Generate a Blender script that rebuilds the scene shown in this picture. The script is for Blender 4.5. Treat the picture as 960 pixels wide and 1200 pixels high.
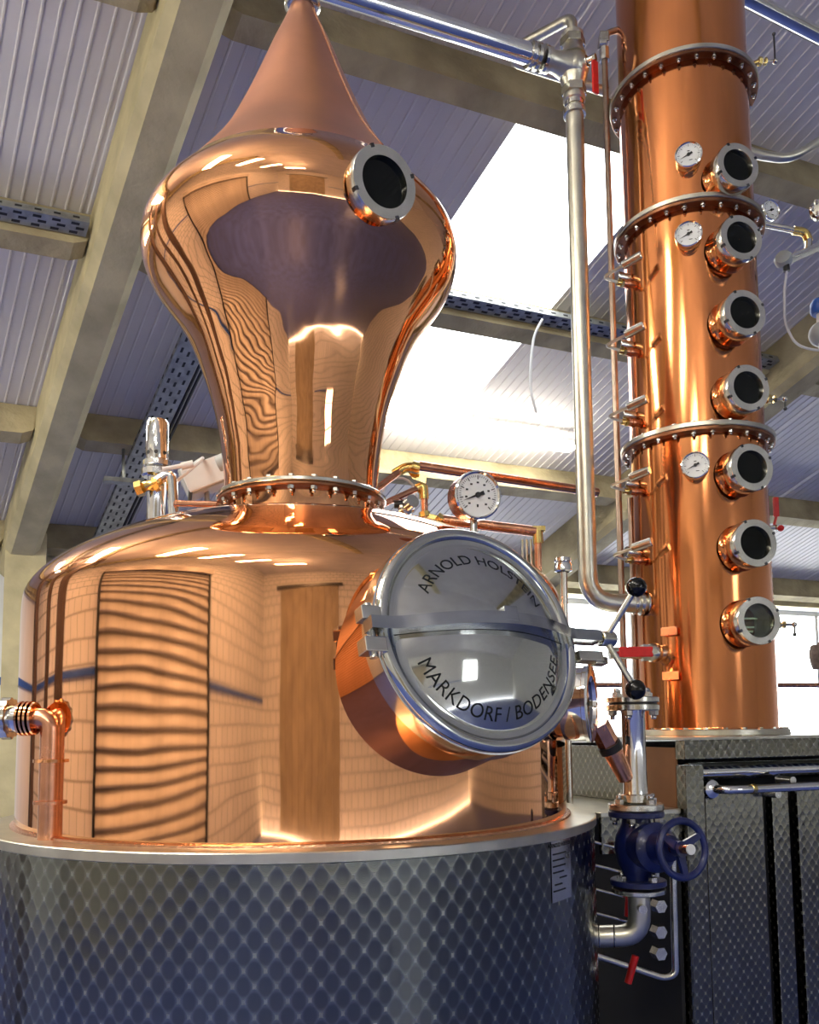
import bpy, bmesh, math, random
import numpy as np
from mathutils import Vector, Matrix

for _o in list(bpy.data.objects):
    bpy.data.objects.remove(_o, do_unlink=True)
SC = bpy.context.scene
COL = SC.collection
random.seed(7)
PI = math.pi

# ------------------------------------------------------------------ camera
F, TH, RO, CY, CX, EYE = 1003.4, .0883, .0100, 765.2, 480.0, 1.5
cam_d = bpy.data.cameras.new('camera')
cam = bpy.data.objects.new('camera', cam_d)
COL.objects.link(cam)
cam_d.sensor_fit = 'VERTICAL'
cam_d.sensor_height = 24.0
cam_d.lens = F / 1200 * 24.0
cam_d.shift_y = (CY - 600) / 1200
cam_d.clip_start = .05
cam.matrix_world = (Matrix.Translation((0, 0, EYE)) @ Matrix.Rotation(PI / 2 + TH, 4, 'X')
                    @ Matrix.Rotation(-RO, 4, 'Z'))
SC.camera = cam

# ------------------------------------------------------------------ world / exposure
W = bpy.data.worlds.new('overcast_sky')
SC.world = W
W.use_nodes = True
_bg = W.node_tree.nodes['Background']
_bg.inputs[0].default_value = (.94, .97, 1.0, 1)
_bg.inputs[1].default_value = 7.0
SC.view_settings.view_transform = 'Standard'
SC.view_settings.look = 'None'
SC.view_settings.exposure = 0.36
SC.view_settings.gamma = 1.0
SC.view_settings.use_curve_mapping = False
LAMP_STRENGTH = 40.0


# ------------------------------------------------------------------ pixel helpers (directions only)
def ray(px, py):
    a, b = px - CX, py - CY
    cr, sr = math.cos(RO), math.sin(RO)
    x = cr * a - sr * b
    y = sr * a + cr * b
    u, X = -y / F, x / F
    return Vector((X, math.cos(TH) - u * math.sin(TH), math.sin(TH) + u * math.cos(TH)))


EYEP = Vector((0, 0, EYE))


def atY(px, py, Y):
    r = ray(px, py)
    return EYEP + r * (Y / r.y)


def atZ(px, py, Z):
    r = ray(px, py)
    return EYEP + r * ((Z - EYE) / r.z)


def V(*a):
    return Vector(a)


# ------------------------------------------------------------------ materials
MATS = {}


def mat(name, col, metal=0.0, rough=.5, var=.0, vscale=8.0, bump=0.0, bscale=20.0, bdist=.002, stretch=None,
        spec=.5, coat=0.0, rvar=0.0, col2=None, emit=0.0, alpha=1.0):
    m = bpy.data.materials.new(name)
    m.use_nodes = True
    nt = m.node_tree
    b = nt.nodes['Principled BSDF']
    b.inputs['Base Color'].default_value = (*col, 1)
    b.inputs['Metallic'].default_value = metal
    b.inputs['Roughness'].default_value = rough
    b.inputs['Specular IOR Level'].default_value = spec
    b.inputs['Coat Weight'].default_value = coat
    if alpha < 1:
        b.inputs['Alpha'].default_value = alpha
    if emit:
        b.inputs['Emission Color'].default_value = (*col, 1)
        b.inputs['Emission Strength'].default_value = emit
    tc = nt.nodes.new('ShaderNodeTexCoord')
    vec = tc.outputs['Object']
    if stretch:
        mp = nt.nodes.new('ShaderNodeMapping')
        mp.inputs['Scale'].default_value = stretch
        nt.links.new(vec, mp.inputs['Vector'])
        vec = mp.outputs['Vector']
    if var or col2 or rvar:
        n = nt.nodes.new('ShaderNodeTexNoise')
        n.inputs['Scale'].default_value = vscale
        n.inputs['Detail'].default_value = 5
        nt.links.new(vec, n.inputs['Vector'])
        if var or col2:
            r = nt.nodes.new('ShaderNodeValToRGB')
            c2 = col2 if col2 else tuple(c * (1 - var) for c in col)
            r.color_ramp.elements[0].color = (*c2, 1)
            r.color_ramp.elements[1].color = (*col, 1)
            r.color_ramp.elements[0].position = .35
            r.color_ramp.elements[1].position = .65
            nt.links.new(n.outputs['Fac'], r.inputs['Fac'])
            nt.links.new(r.outputs['Color'], b.inputs['Base Color'])
        if rvar:
            mr = nt.nodes.new('ShaderNodeMapRange')
            mr.inputs['To Min'].default_value = max(0, rough - rvar)
            mr.inputs['To Max'].default_value = rough + rvar
            nt.links.new(n.outputs['Fac'], mr.inputs['Value'])
            nt.links.new(mr.outputs['Result'], b.inputs['Roughness'])
    if bump:
        n2 = nt.nodes.new('ShaderNodeTexNoise')
        n2.inputs['Scale'].default_value = bscale
        n2.inputs['Detail'].default_value = 2
        nt.links.new(vec, n2.inputs['Vector'])
        bp = nt.nodes.new('ShaderNodeBump')
        bp.inputs['Strength'].default_value = bump
        bp.inputs['Distance'].default_value = bdist
        nt.links.new(n2.outputs['Fac'], bp.inputs['Height'])
        nt.links.new(bp.outputs['Normal'], b.inputs['Normal'])
    MATS[name] = m
    return m


E1 = V(.9258, .3782, 0).normalized()       # long axis of the building
E2 = V(-.3782, .9258, 0).normalized()      # across the building, away from the viewer


def engine_turned(name, cyl_r=None, a=.034, b=.044, tint=(.56, .58, .57), lo=.12, dark=.62, bstr=.30, round_cells=False, r0=.24, r1=.42):
    """Stainless sheet with a staggered lattice of circular brush marks."""
    m = bpy.data.materials.new(name)
    m.use_nodes = True
    nt = m.node_tree
    P = nt.nodes['Principled BSDF']
    P.inputs['Metallic'].default_value = 1
    tc = nt.nodes.new('ShaderNodeTexCoord')
    sep = nt.nodes.new('ShaderNodeSeparateXYZ')
    nt.links.new(tc.outputs['Object'], sep.inputs[0])

    def mth(op, x, y=None):
        n = nt.nodes.new('ShaderNodeMath')
        n.operation = op
        for i, q in enumerate((x, y)):
            if q is None:
                continue
            if isinstance(q, (int, float)):
                n.inputs[i].default_value = q
            else:
                nt.links.new(q, n.inputs[i])
        return n.outputs[0]

    if cyl_r:
        U = mth('MULTIPLY', mth('ARCTAN2', sep.outputs['Y'], sep.outputs['X']), cyl_r)
    else:
        d = nt.nodes.new('ShaderNodeVectorMath')
        d.operation = 'DOT_PRODUCT'
        d.inputs[1].default_value = E1 + E2
        nt.links.new(tc.outputs['Object'], d.inputs[0])
        U = d.outputs['Value']
    u = mth('DIVIDE', U, a)
    v = mth('DIVIDE', sep.outputs['Z'], b)
    s = mth('SUBTRACT', mth('FRACT', mth('ADD', u, v)), .5)
    t = mth('SUBTRACT', mth('FRACT', mth('SUBTRACT', u, v)), .5)
    d2 = mth('ADD', mth('MULTIPLY', s, s), mth('MULTIPLY', t, t))      # 0 .. .5
    dist = mth('SQRT', d2)
    edge = mth('MAXIMUM', mth('ABSOLUTE', s), mth('ABSOLUTE', t))      # .5 on the lattice lines
    ramp = nt.nodes.new('ShaderNodeMapRange')
    ramp.interpolation_type = 'SMOOTHSTEP'
    ramp.inputs['From Min'].default_value = lo
    ramp.inputs['From Max'].default_value = .70 if round_cells else .5
    nt.links.new(dist if round_cells else edge, ramp.inputs['Value'])
    # fine concentric brush rings inside each mark
    rings = mth('SINE', mth('MULTIPLY', dist, 60))
    h = mth('ADD', mth('MULTIPLY', d2, 1.6), mth('MULTIPLY', rings, .012))
    bp = nt.nodes.new('ShaderNodeBump')
    bp.inputs['Strength'].default_value = bstr
    bp.inputs['Distance'].default_value = .004
    nt.links.new(h, bp.inputs['Height'])
    nt.links.new(bp.outputs['Normal'], P.inputs['Normal'])
    mr = nt.nodes.new('ShaderNodeMapRange')
    mr.inputs['To Min'].default_value = r0
    mr.inputs['To Max'].default_value = r1
    nt.links.new(ramp.outputs['Result'], mr.inputs['Value'])
    nt.links.new(mr.outputs['Result'], P.inputs['Roughness'])
    mx = nt.nodes.new('ShaderNodeMix')
    mx.data_type = 'RGBA'
    mx.inputs['A'].default_value = (*[c * dark for c in tint], 1)
    mx.inputs['B'].default_value = (*tint, 1)
    nt.links.new(ramp.outputs['Result'], mx.inputs['Factor'])
    nt.links.new(mx.outputs['Result'], P.inputs['Base Color'])
    MATS[name] = m
    return m


def clear_glass(name, tint=(1, 1, 1), gloss=.12):
    m = bpy.data.materials.new(name)
    m.use_nodes = True
    nt = m.node_tree
    nt.nodes.remove(nt.nodes['Principled BSDF'])
    out = nt.nodes['Material Output']
    tr = nt.nodes.new('ShaderNodeBsdfTransparent')
    tr.inputs[0].default_value = (*tint, 1)
    gl = nt.nodes.new('ShaderNodeBsdfGlossy')
    gl.inputs['Roughness'].default_value = .03
    mx = nt.nodes.new('ShaderNodeMixShader')
    mx.inputs[0].default_value = gloss
    nt.links.new(tr.outputs[0], mx.inputs[1])
    nt.links.new(gl.outputs[0], mx.inputs[2])
    nt.links.new(mx.outputs[0], out.inputs[0])
    MATS[name] = m
    return m


COPPER = (.95, .46, .215)
mat('copper', COPPER, 1, .04, var=.10, vscale=5, rvar=.02, bump=.12, bscale=3.0, bdist=.012)
mat('copper_helmet', COPPER, 1, .04, var=.10, vscale=5, rvar=.02, bump=.22, bscale=5.5, bdist=.012)
mat('copper_cone', (.84, .40, .23), 1, .36, var=.14, vscale=5, rvar=.05, bump=.10, bscale=4, bdist=.01)
mat('copper_underside_shade', (.30, .13, .065), 1, .35, var=.4, vscale=25)  # flange copper, darkened in colour for the shade on its underside
mat('panel_pot_reflection', (.26, .125, .05), .2, .5, var=.25, vscale=6)  # steel side panel; brown paints in the copper pot's reflection
mat('gap_shade_black', (.012, .012, .013), 0, .7, var=.3, vscale=10)  # black colour stands for the shade inside the open gaps
mat('door_steel', (.60, .61, .57), 1, .07, bump=.06, bscale=6, bdist=.006)
mat('bar_steel', (.50, .52, .54), 1, .16, var=.15, vscale=20)
mat('timber_door', (.46, .38, .25), 0, .6, var=.25, vscale=2)
mat('copper_column', (.84, .315, .115), 1, .12, var=.22, vscale=6, rvar=.05, bump=.22, bscale=6.0, bdist=.012,
    stretch=(1, 1, .12))
mat('copper_pipe', (.80, .38, .22), 1, .25, var=.25, vscale=30, rvar=.08)
mat('riser_brown', (.42, .31, .24), 1, .3, var=.2, vscale=20)
mat('copper_seam', (.80, .42, .24), 1, .25, var=.3, vscale=120, bump=.4, bscale=160, bdist=.002)
mat('brass', (.83, .62, .22), 1, .22, var=.2, vscale=40)
mat('polished_steel', (.80, .80, .78), 1, .07, bump=.06, bscale=6, bdist=.006)
mat('steel', (.72, .70, .61), 1, .2, var=.12, vscale=25, rvar=.05)
mat('satin_steel', (.66, .63, .52), 1, .32, var=.15, vscale=18, rvar=.06)
mat('nut_steel', (.70, .68, .62), 1, .25, var=.2, vscale=90)
mat('dark_steel', (.10, .10, .10), 1, .35, var=.3, vscale=40)
mat('galvanised', (.44, .45, .41), .8, .45, var=.35, vscale=14)
mat('cast_blue', (.006, .013, .10), 0, .32, var=.35, vscale=30, bump=.3, bscale=140, bdist=.0015, coat=.3)
mat('blue_paint', (.02, .10, .42), 0, .4, var=.2, vscale=12)
mat('black_ball', (.004, .004, .004), 0, .05, spec=.35, coat=.0, rvar=.01, vscale=4)
mat('black_rubber', (.012, .012, .012), 0, .5, var=.3, vscale=40)
mat('red_plastic', (.70, .015, .012), 0, .35, var=.2, vscale=30)
mat('white_plastic', (.72, .72, .70), 0, .45, var=.08, vscale=10)
mat('grey_plastic', (.40, .43, .42), 0, .5, var=.1, vscale=10)
mat('dial_white', (.80, .82, .80), 0, .4, var=.03, vscale=20)
mat('dial_ink', (.01, .01, .01), 0, .5, var=.1, vscale=20)
mat('engraving', (.012, .014, .015), 0, .6, spec=.15, var=.4, vscale=60)
mat('dark_glass', (.003, .004, .003), 0, .04, spec=.25, rvar=.01, vscale=5)
mat('green_interior', (.10, .12, .07), .3, .35, var=.5, vscale=25)
mat('roof_sheet', (.66, .63, .60), 0, .45, var=.10, vscale=1.4)
mat('roof_underlay', (.56, .57, .60), 0, .6, var=.10, vscale=2)
mat('cream_concrete', (.62, .54, .30), 0, .75, var=.30, vscale=3.5, bump=.5, bscale=30, bdist=.008)
mat('old_concrete', (.47, .40, .23), 0, .8, col2=(.26, .215, .12), vscale=2.6, bump=.6, bscale=22, bdist=.012)
mat('white_wall', (.80, .80, .76), 0, .7, var=.06, vscale=2, bump=.3, bscale=40, bdist=.004)
mat('floor_paint', (.075, .115, .40), 0, .35, var=.3, vscale=3, rvar=.1)
mat('window_frame', (.72, .73, .72), 0, .4, var=.05, vscale=8)
mat('sill_grey', (.22, .25, .27), 0, .6, var=.1, vscale=8)
mat('shutter_steel', (.55, .50, .43), .2, .4, var=.15, vscale=4)
mat('lamp_tube', (1.0, .94, .82), 0, .5, emit=LAMP_STRENGTH, var=.0)
mat('lamp_body', (.75, .75, .74), 0, .45, var=.05, vscale=8)
mat('stanchion_brown', (.10, .06, .04), 0, .5, var=.3, vscale=4)
mat('insulation', (.16, .11, .08), 0, .8, var=.4, vscale=30)
engine_turned('engine_turned_jacket', cyl_r=.727, a=.037, b=.050, tint=(.35, .36, .31), lo=.34, dark=.50, bstr=.13, r0=.15, r1=.30, round_cells=True)
engine_turned('engine_turned_panel', a=.030, b=.036, tint=(.36, .345, .275), lo=.34, dark=.55, bstr=.14, round_cells=True, r0=.17, r1=.32)
clear_glass('window_glass', gloss=.06)
clear_glass('sight_glass_clear', tint=(.8, .95, .8), gloss=.12)


def block_wall(name):
    m = mat(name, (.80, .79, .75), 0, .6)
    nt = m.node_tree
    b = nt.nodes['Principled BSDF']
    tc = nt.nodes.new('ShaderNodeTexCoord')
    d = nt.nodes.new('ShaderNodeVectorMath')
    d.operation = 'DOT_PRODUCT'
    d.inputs[1].default_value = E1 + E2
    nt.links.new(tc.outputs['Object'], d.inputs[0])
    sp = nt.nodes.new('ShaderNodeSeparateXYZ')
    nt.links.new(tc.outputs['Object'], sp.inputs[0])
    cb = nt.nodes.new('ShaderNodeCombineXYZ')
    nt.links.new(d.outputs['Value'], cb.inputs[0])
    nt.links.new(sp.outputs['Z'], cb.inputs[1])
    br = nt.nodes.new('ShaderNodeTexBrick')
    br.inputs['Scale'].default_value = 1
    br.inputs['Brick Width'].default_value = .45
    br.inputs['Row Height'].default_value = .225
    br.inputs['Mortar Size'].default_value = .012
    br.inputs['Color1'].default_value = (.82, .81, .76, 1)
    br.inputs['Color2'].default_value = (.76, .75, .70, 1)
    br.inputs['Mortar'].default_value = (.36, .33, .28, 1)
    nt.links.new(cb.outputs[0], br.inputs['Vector'])
    nt.links.new(br.outputs['Color'], b.inputs['Base Color'])
    return m


block_wall('block_wall')


# ------------------------------------------------------------------ mesh builder (world coordinates)
def basis(n, up=V(0, 0, 1)):
    n = n.normalized()
    u = up.cross(n)
    if u.length < 1e-4:
        u = V(1, 0, 0)
    u.normalize()
    return u, n.cross(u).normalized(), n      # right, up, out


class MB:
    def __init__(self):
        self.v, self.f, self.s = [], [], []

    def add(self, vs, fs, smooth=True):
        o = len(self.v)
        self.v += [Vector(p) for p in vs]
        self.f += [tuple(i + o for i in f) for f in fs]
        self.s += [smooth] * len(fs)
        return self

    def lathe(self, prof, c, n=V(0, 0, 1), segs=48, rad=None, cap=True, closed=False, smooth=True):
        """prof: (radius, height along n). rad(i, k): scale of ring i at segment k."""
        u, w, n = basis(Vector(n))
        c = Vector(c)
        vs, fs = [], []
        for i, (r, h) in enumerate(prof):
            for k in range(segs):
                a = 2 * PI * k / segs
                q = r * (rad(i, k) if rad else 1)
                vs.append(c + u * (q * math.cos(a)) + w * (q * math.sin(a)) + n * h)
        m = len(prof)
        for i in range(m if closed else m - 1):
            j = (i + 1) % m
            for k in range(segs):
                l = (k + 1) % segs
                fs.append((i * segs + k, i * segs + l, j * segs + l, j * segs + k))
        if cap and not closed:
            fs.append(tuple(reversed(range(segs))))
            fs.append(tuple((m - 1) * segs + k for k in range(segs)))
        return self.add(vs, fs, smooth)

    def cyl(self, a, b, r, r2=None, segs=20, bevel=0.0):
        a, b = Vector(a), Vector(b)
        L = (b - a).length
        r2 = r if r2 is None else r2
        if bevel:
            pr = [(r - bevel, 0), (r, bevel), (r2, L - bevel), (r2 - bevel, L)]
        else:
            pr = [(r, 0), (r2, L)]
        return self.lathe(pr, a, b - a, segs)

    def tube(self, pts, r, segs=14, bend=None, cap=True):
        """round pipe along pts; corners rounded with radius bend."""
        pts = [Vector(p) for p in pts]
        if bend and len(pts) > 2:
            out = [pts[0]]
            for i in range(1, len(pts) - 1):
                p, q, s = pts[i - 1], pts[i], pts[i + 1]
                d1, d2 = (p - q), (s - q)
                bb = min(bend, d1.length * .49, d2.length * .49)
                A, B = q + d1.normalized() * bb, q + d2.normalized() * bb
                for k in range(9):
                    t = k / 8
                    out.append(A * (1 - t) ** 2 + q * (2 * t * (1 - t)) + B * t * t)
            out.append(pts[-1])
            pts = out
        n = len(pts)
        tans = []
        for i in range(n):
            t = pts[min(i + 1, n - 1)] - pts[max(i - 1, 0)]
            tans.append(t.normalized())
        ref = V(0, 0, 1) if abs(tans[0].z) < .9 else V(1, 0, 0)
        u = ref.cross(tans[0]).normalized()
        vs, fs = [], []
        for i in range(n):
            t = tans[i]
            u = (u - t * u.dot(t)).normalized()
            w = t.cross(u)
            rr = r[i] if isinstance(r, (list, tuple)) else r
            for k in range(segs):
                a = 2 * PI * k / segs
                vs.append(pts[i] + u * (rr * math.cos(a)) + w * (rr * math.sin(a)))
        for i in range(n - 1):
            for k in range(segs):
                l = (k + 1) % segs
                fs.append((i * segs + k, i * segs + l, (i + 1) * segs + l, (i + 1) * segs + k))
        if cap:
            fs.append(tuple(reversed(range(segs))))
            fs.append(tuple((n - 1) * segs + k for k in range(segs)))
        return self.add(vs, fs)

    def box(self, c, half, ax=(V(1, 0, 0), V(0, 1, 0), V(0, 0, 1)), ch=0.0):
        c = Vector(c)
        a, b, d = [Vector(q) for q in ax]
        hx, hy, hz = half
        if ch <= 0:
            vs = [c + a * (sx * hx) + b * (sy * hy) + d * (sz * hz)
                  for sz in (-1, 1) for sy in (-1, 1) for sx in (-1, 1)]
            fs = [(0, 2, 3, 1), (4, 5, 7, 6), (0, 1, 5, 4), (2, 6, 7, 3), (0, 4, 6, 2), (1, 3, 7, 5)]
            return self.add(vs, fs, False)
        bm = bmesh.new()
        bmesh.ops.create_cube(bm, size=1)
        for v in bm.verts:
            v.co = Vector((v.co.x * 2 * hx, v.co.y * 2 * hy, v.co.z * 2 * hz))
        bmesh.ops.bevel(bm, geom=bm.edges[:], offset=ch, segments=2, affect='EDGES', profile=.6)
        bm.verts.ensure_lookup_table()
        vs = [c + a * v.co.x + b * v.co.y + d * v.co.z for v in bm.verts]
        fs = [tuple(v.index for v in f.verts) for f in bm.faces]
        bm.free()
        return self.add(vs, fs, False)

    def prism(self, poly, d, smooth=False):
        """extrude the polygon (world points) by vector d."""
        poly = [Vector(p) for p in poly]
        d = Vector(d)
        n = len(poly)
        vs = poly + [p + d for p in poly]
        fs = [tuple(reversed(range(n))), tuple(range(n, 2 * n))]
        fs += [(i, (i + 1) % n, n + (i + 1) % n, n + i) for i in range(n)]
        return self.add(vs, fs, smooth)

    def sphere(self, c, r, segs=24):
        pr = [(max(1e-5, r * math.sin(PI * i / 14)), -r * math.cos(PI * i / 14)) for i in range(15)]
        return self.lathe(pr, c, V(0, 0, 1), segs, cap=False)

    def hexnut(self, c, n, r, h):
        return self.lathe([(r, 0), (r, h)], c, n, 6, smooth=False)

    def build(self, name, m, parent=None, base=None, auto=True):
        base = Vector(base) if base is not None else (ORG[parent.name] if parent is not None else V(0, 0, 0))
        me = bpy.data.meshes.new(name)
        me.from_pydata([p - base for p in self.v], [], self.f)
        me.polygons.foreach_set('use_smooth', self.s)
        me.materials.append(MATS[m])
        bm = bmesh.new()
        bm.from_mesh(me)
        bmesh.ops.recalc_face_normals(bm, faces=bm.faces[:])
        if auto:
            for e in bm.edges:
                if len(e.link_faces) == 2 and e.calc_face_angle(0) > math.radians(38):
                    e.smooth = False
        bm.to_mesh(me)
        bm.free()
        o = bpy.data.objects.new(name, me)
        COL.objects.link(o)
        ORG[o.name] = base
        if parent is not None:
            o.parent = parent
            o.location = base - ORG[parent.name]
        else:
            o.location = base
        return o


ORG = {}


def tag(o, label=None, cat=None, group=None, kind=None):
    for k, v in (('label', label), ('category', cat), ('group', group), ('kind', kind)):
        if v:
            o[k] = v
    return o


def thing(name, label, cat, base, group=None, kind=None):
    o = bpy.data.objects.new(name, None)
    o.empty_display_size = .1
    COL.objects.link(o)
    o.location = base
    ORG[o.name] = Vector(base)
    return tag(o, label, cat, group, kind)


def place(name, mesh, pos, n, parent, spin=0.0):
    """linked copy of a shared mesh whose local +Z looks along n."""
    u, w, n = basis(Vector(n))
    R = Matrix((u, w, n)).transposed().to_4x4() @ Matrix.Rotation(spin, 4, 'Z')
    o = bpy.data.objects.new(name, mesh)
    COL.objects.link(o)
    o.parent = parent
    o.matrix_local = Matrix.Translation(Vector(pos) - ORG[parent.name]) @ R
    ORG[o.name] = Vector(pos)
    return o


def shared(name, mb, m):
    o = mb.build(name, m)
    me = o.data
    bpy.data.objects.remove(o)
    return me


BOLT = shared('bolt', MB().hexnut((0, 0, 0), (0, 0, 1), .0085, .008).cyl((0, 0, .008), (0, 0, .016), .0048, segs=8),
              'nut_steel')
BOLT_BIG = shared('bolt_large', MB().hexnut((0, 0, 0), (0, 0, 1), .0115, .011).cyl((0, 0, .011), (0, 0, .021), .0065, segs=8),
                  'nut_steel')


BOLT_HEAD = shared('bolt_head', MB().hexnut((0, 0, 0), (0, 0, 1), .0085, .006), 'nut_steel')


def bolt_ring(parent, c, n, R, count, mesh=BOLT, phase=0.0):
    u, w, n = basis(Vector(n))
    for k in range(count):
        a = 2 * PI * (k + phase) / count
        place('bolt', mesh, Vector(c) + u * (R * math.cos(a)) + w * (R * math.sin(a)), n, parent, spin=a)


def ring_prof(ri, ro, h, b=.002):
    return [(ri, 0), (ro - b, 0), (ro, b), (ro, h - b), (ro - b, h), (ri, h)]


# ================================================================== SETTING
ER = V(-.5111, .7776, -.3663).normalized()      # down the roof slope, away from the viewer
EP = V(.9257, .3782, 0).normalized()            # along purlins
NR = ER.cross(EP).normalized()
if NR.z < 0:
    NR = -NR
R0 = V(0, 0, 6.6)
K = 1.7


def roof(r, p, d=0.0):
    """point on the roof underside: r down the slope, p along the purlins, d below the sheet."""
    return R0 + ER * r + EP * p - NR * d


RIDGE, EAVE = -2.0, 9.15
PMIN, PMAX = -6.5, 14.5
BW = 8.45        # far wall, measured along E2

# floor
def bpt(p, b, z):
    return E1 * p + E2 * b + V(0, 0, z)


fl = MB().prism([bpt(PMIN - .2, -8, -.2), bpt(PMAX + .2, -8, -.2), bpt(PMAX + .2, BW + .3, -.2), bpt(PMIN - .2, BW + .3, -.2)], V(0, 0, .2))
tag(fl.build('floor', 'floor_paint'), 'blue-grey painted workshop floor', 'floor', kind='structure')

# ceiling sheets
ceil = thing('ceiling', 'pitched roof of ribbed white-grey sheets', 'ceiling', roof(3, 2), kind='structure')


def sheet_profile(p0, p1, pitch=.08, rib=.006):
    xs = []
    n = max(1, round((p1 - p0) / pitch))
    w = (p1 - p0) / n
    for i in range(n):
        a = p0 + i * w
        xs += [(a, 0), (a + w * .40, 0), (a + w * .46, rib), (a + w * .56, rib), (a + w * .62, 0)]
    xs.append((p1 - .006, 0))
    xs.append((p1 - .004, -.010))
    xs.append((p1 + .03, -.010))
    return xs


def roof_sheet(p0, p1, r0, r1, fn):
    pr = sheet_profile(p0, p1)
    vs, fs = [], []
    for p, d in pr:
        vs += [fn(r0, p, d), fn(r1, p, d)]
    for i in range(len(pr) - 1):
        fs.append((2 * i, 2 * i + 1, 2 * i + 3, 2 * i + 2))
    MB().add(vs, fs, False).build('roof_sheet', 'roof_sheet', ceil)


SKY0, SKY1 = 1.84 * K, 2.50 * K          # skylight strip, along the purlins
bounds = [SKY0 - 1.02 * k for k in range(10, 0, -1)] + [SKY0, SKY1] + [SKY1 + 1.02 * k for k in range(1, 12)]
SKR0, SKR1 = 2.50 * K, 4.02 * K
for p0, p1 in zip(bounds[:-1], bounds[1:]):
    if abs(p0 - SKY0) < 1e-6:
        roof_sheet(p0, p1, RIDGE, SKR0, roof)
        roof_sheet(p0, p1, SKR1, EAVE, roof)
    else:
        roof_sheet(p0, p1, RIDGE, EAVE, roof)
sk = MB().prism([roof(SKR0, SKY0, -.02), roof(SKR0, SKY1, -.02), roof(SKR1, SKY1, -.02), roof(SKR1, SKY0, -.02)], NR * .006)
sk = sk.build('window_1', 'window_glass', base=roof(SKR0, SKY0))
tag(sk, 'clear skylight strip let into the ribbed roof', 'skylight', kind='structure')

# other slope behind the viewer
RB = -E2 * math.cos(math.radians(21.5)) - V(0, 0, math.sin(math.radians(21.5)))
NB = EP.cross(RB).normalized()
if NB.z < 0:
    NB = -NB
ridge_z = roof(RIDGE, 0)


def roof_back(r, p, d=0.0):
    return roof(RIDGE, p) + RB * r - NB * d


BSK = [(-3.2, -2.1), (1.0, 2.1), (5.2, 6.3)]
for p0 in np.arange(-7.4, 15.0, 1.05):
    roof_sheet(p0, p0 + 1.05, 0, 6.9, roof_back)
_rb = roof_back(6.9, 0)
BACKB = E2.dot(_rb)
BACKZ = _rb.z

# walls
def wall(name, pts, d, m, label):
    return tag(MB().prism(pts, d).build(name, m, base=pts[0]), label, 'wall', kind='structure')


EZ = roof(EAVE, 0).z
wt = 3.6
# far wall with a long window strip (window_2) : built of pieces around the opening
WZ0, WZ1 = 1.30, EZ - .24
WP = [(3.4, 12.4)]
zc = EZ + .05
fw = MB()
fw.prism([bpt(PMIN, BW, 0), bpt(WP[0][0], BW, 0), bpt(WP[0][0], BW, zc), bpt(PMIN, BW, zc)], E2 * .25)
fw.prism([bpt(WP[0][0], BW, 0), bpt(WP[0][1], BW, 0), bpt(WP[0][1], BW, WZ0), bpt(WP[0][0], BW, WZ0)], E2 * .25)
fw.prism([bpt(WP[0][0], BW, WZ1), bpt(WP[0][1], BW, WZ1), bpt(WP[0][1], BW, zc), bpt(WP[0][0], BW, zc)], E2 * .25)
fw.prism([bpt(WP[0][1], BW, 0), bpt(PMAX, BW, 0), bpt(PMAX, BW, zc), bpt(WP[0][1], BW, zc)], E2 * .25)
tag(fw.build('wall_far', 'white_wall', base=bpt(0, BW, 0)), 'low white wall under the eaves with a long window', 'wall', kind='structure')
win = thing('window_2', 'long bright window strip in the white eaves wall', 'window', bpt(WP[0][0], BW, WZ0), kind='structure')
g = MB().prism([bpt(WP[0][0], BW + .10, WZ0), bpt(WP[0][1], BW + .10, WZ0), bpt(WP[0][1], BW + .10, WZ1), bpt(WP[0][0], BW + .10, WZ1)], E2 * .006)
g.build('pane', 'window_glass', win)
fr = MB()
for z in (WZ0 + .03, WZ1 - .03):
    fr.box(bpt(sum(WP[0]) / 2, BW + .1, z), ((WP[0][1] - WP[0][0]) / 2, .03, .03), (E1, E2, V(0, 0, 1)))
for p in np.arange(WP[0][0], WP[0][1] + .01, 1.5):
    fr.box(bpt(p, BW + .1, (WZ0 + WZ1) / 2), (.025, .03, (WZ1 - WZ0) / 2), (E1, E2, V(0, 0, 1)))
fr.build('window_frame', 'window_frame', win)
MB().box(bpt(sum(WP[0]) / 2, BW - .06, WZ0 - .02), ((WP[0][1] - WP[0][0]) / 2, .1, .02), (E1, E2, V(0, 0, 1))).build('window_sill', 'sill_grey', win)

# gable wall on the left (reflected in the copper), with a roller shutter
GP = -5.2
def gable(name, p, thick, m, label):
    pts = [bpt(p, BACKB, 0), bpt(p, BW + .25, 0), bpt(p, BW + .25, EZ)]
    rp = roof(RIDGE, 0)
    pts += [bpt(p, E2.dot(rp), rp.z + .1), bpt(p, BACKB, BACKZ)]
    return wall(name, pts, E1 * thick, m, label)


gable('wall_left', GP, -.2, 'block_wall', 'white painted blockwork gable wall')
gable('wall_right', PMAX - .6, .2, 'block_wall', 'white painted blockwork end wall')
WBP, WBZ = (3.6, 5.4), (1.9, 3.9)
bw = MB()
for p0, p1, z0, z1 in ((PMIN, WBP[0], 0, BACKZ), (WBP[1], PMAX, 0, BACKZ), (WBP[0], WBP[1], 0, WBZ[0]), (WBP[0], WBP[1], WBZ[1], BACKZ)):
    bw.prism([bpt(p0, BACKB, z0), bpt(p1, BACKB, z0), bpt(p1, BACKB, z1), bpt(p0, BACKB, z1)], E2 * -.2)
tag(bw.build('wall_back', 'block_wall', base=bpt(0, BACKB, 0)), 'white painted blockwork wall with a tall window', 'wall', kind='structure')
wb3 = thing('window_3', 'tall workshop window in the blockwork wall', 'window', bpt(WBP[0], BACKB, WBZ[0]), kind='structure')
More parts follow.
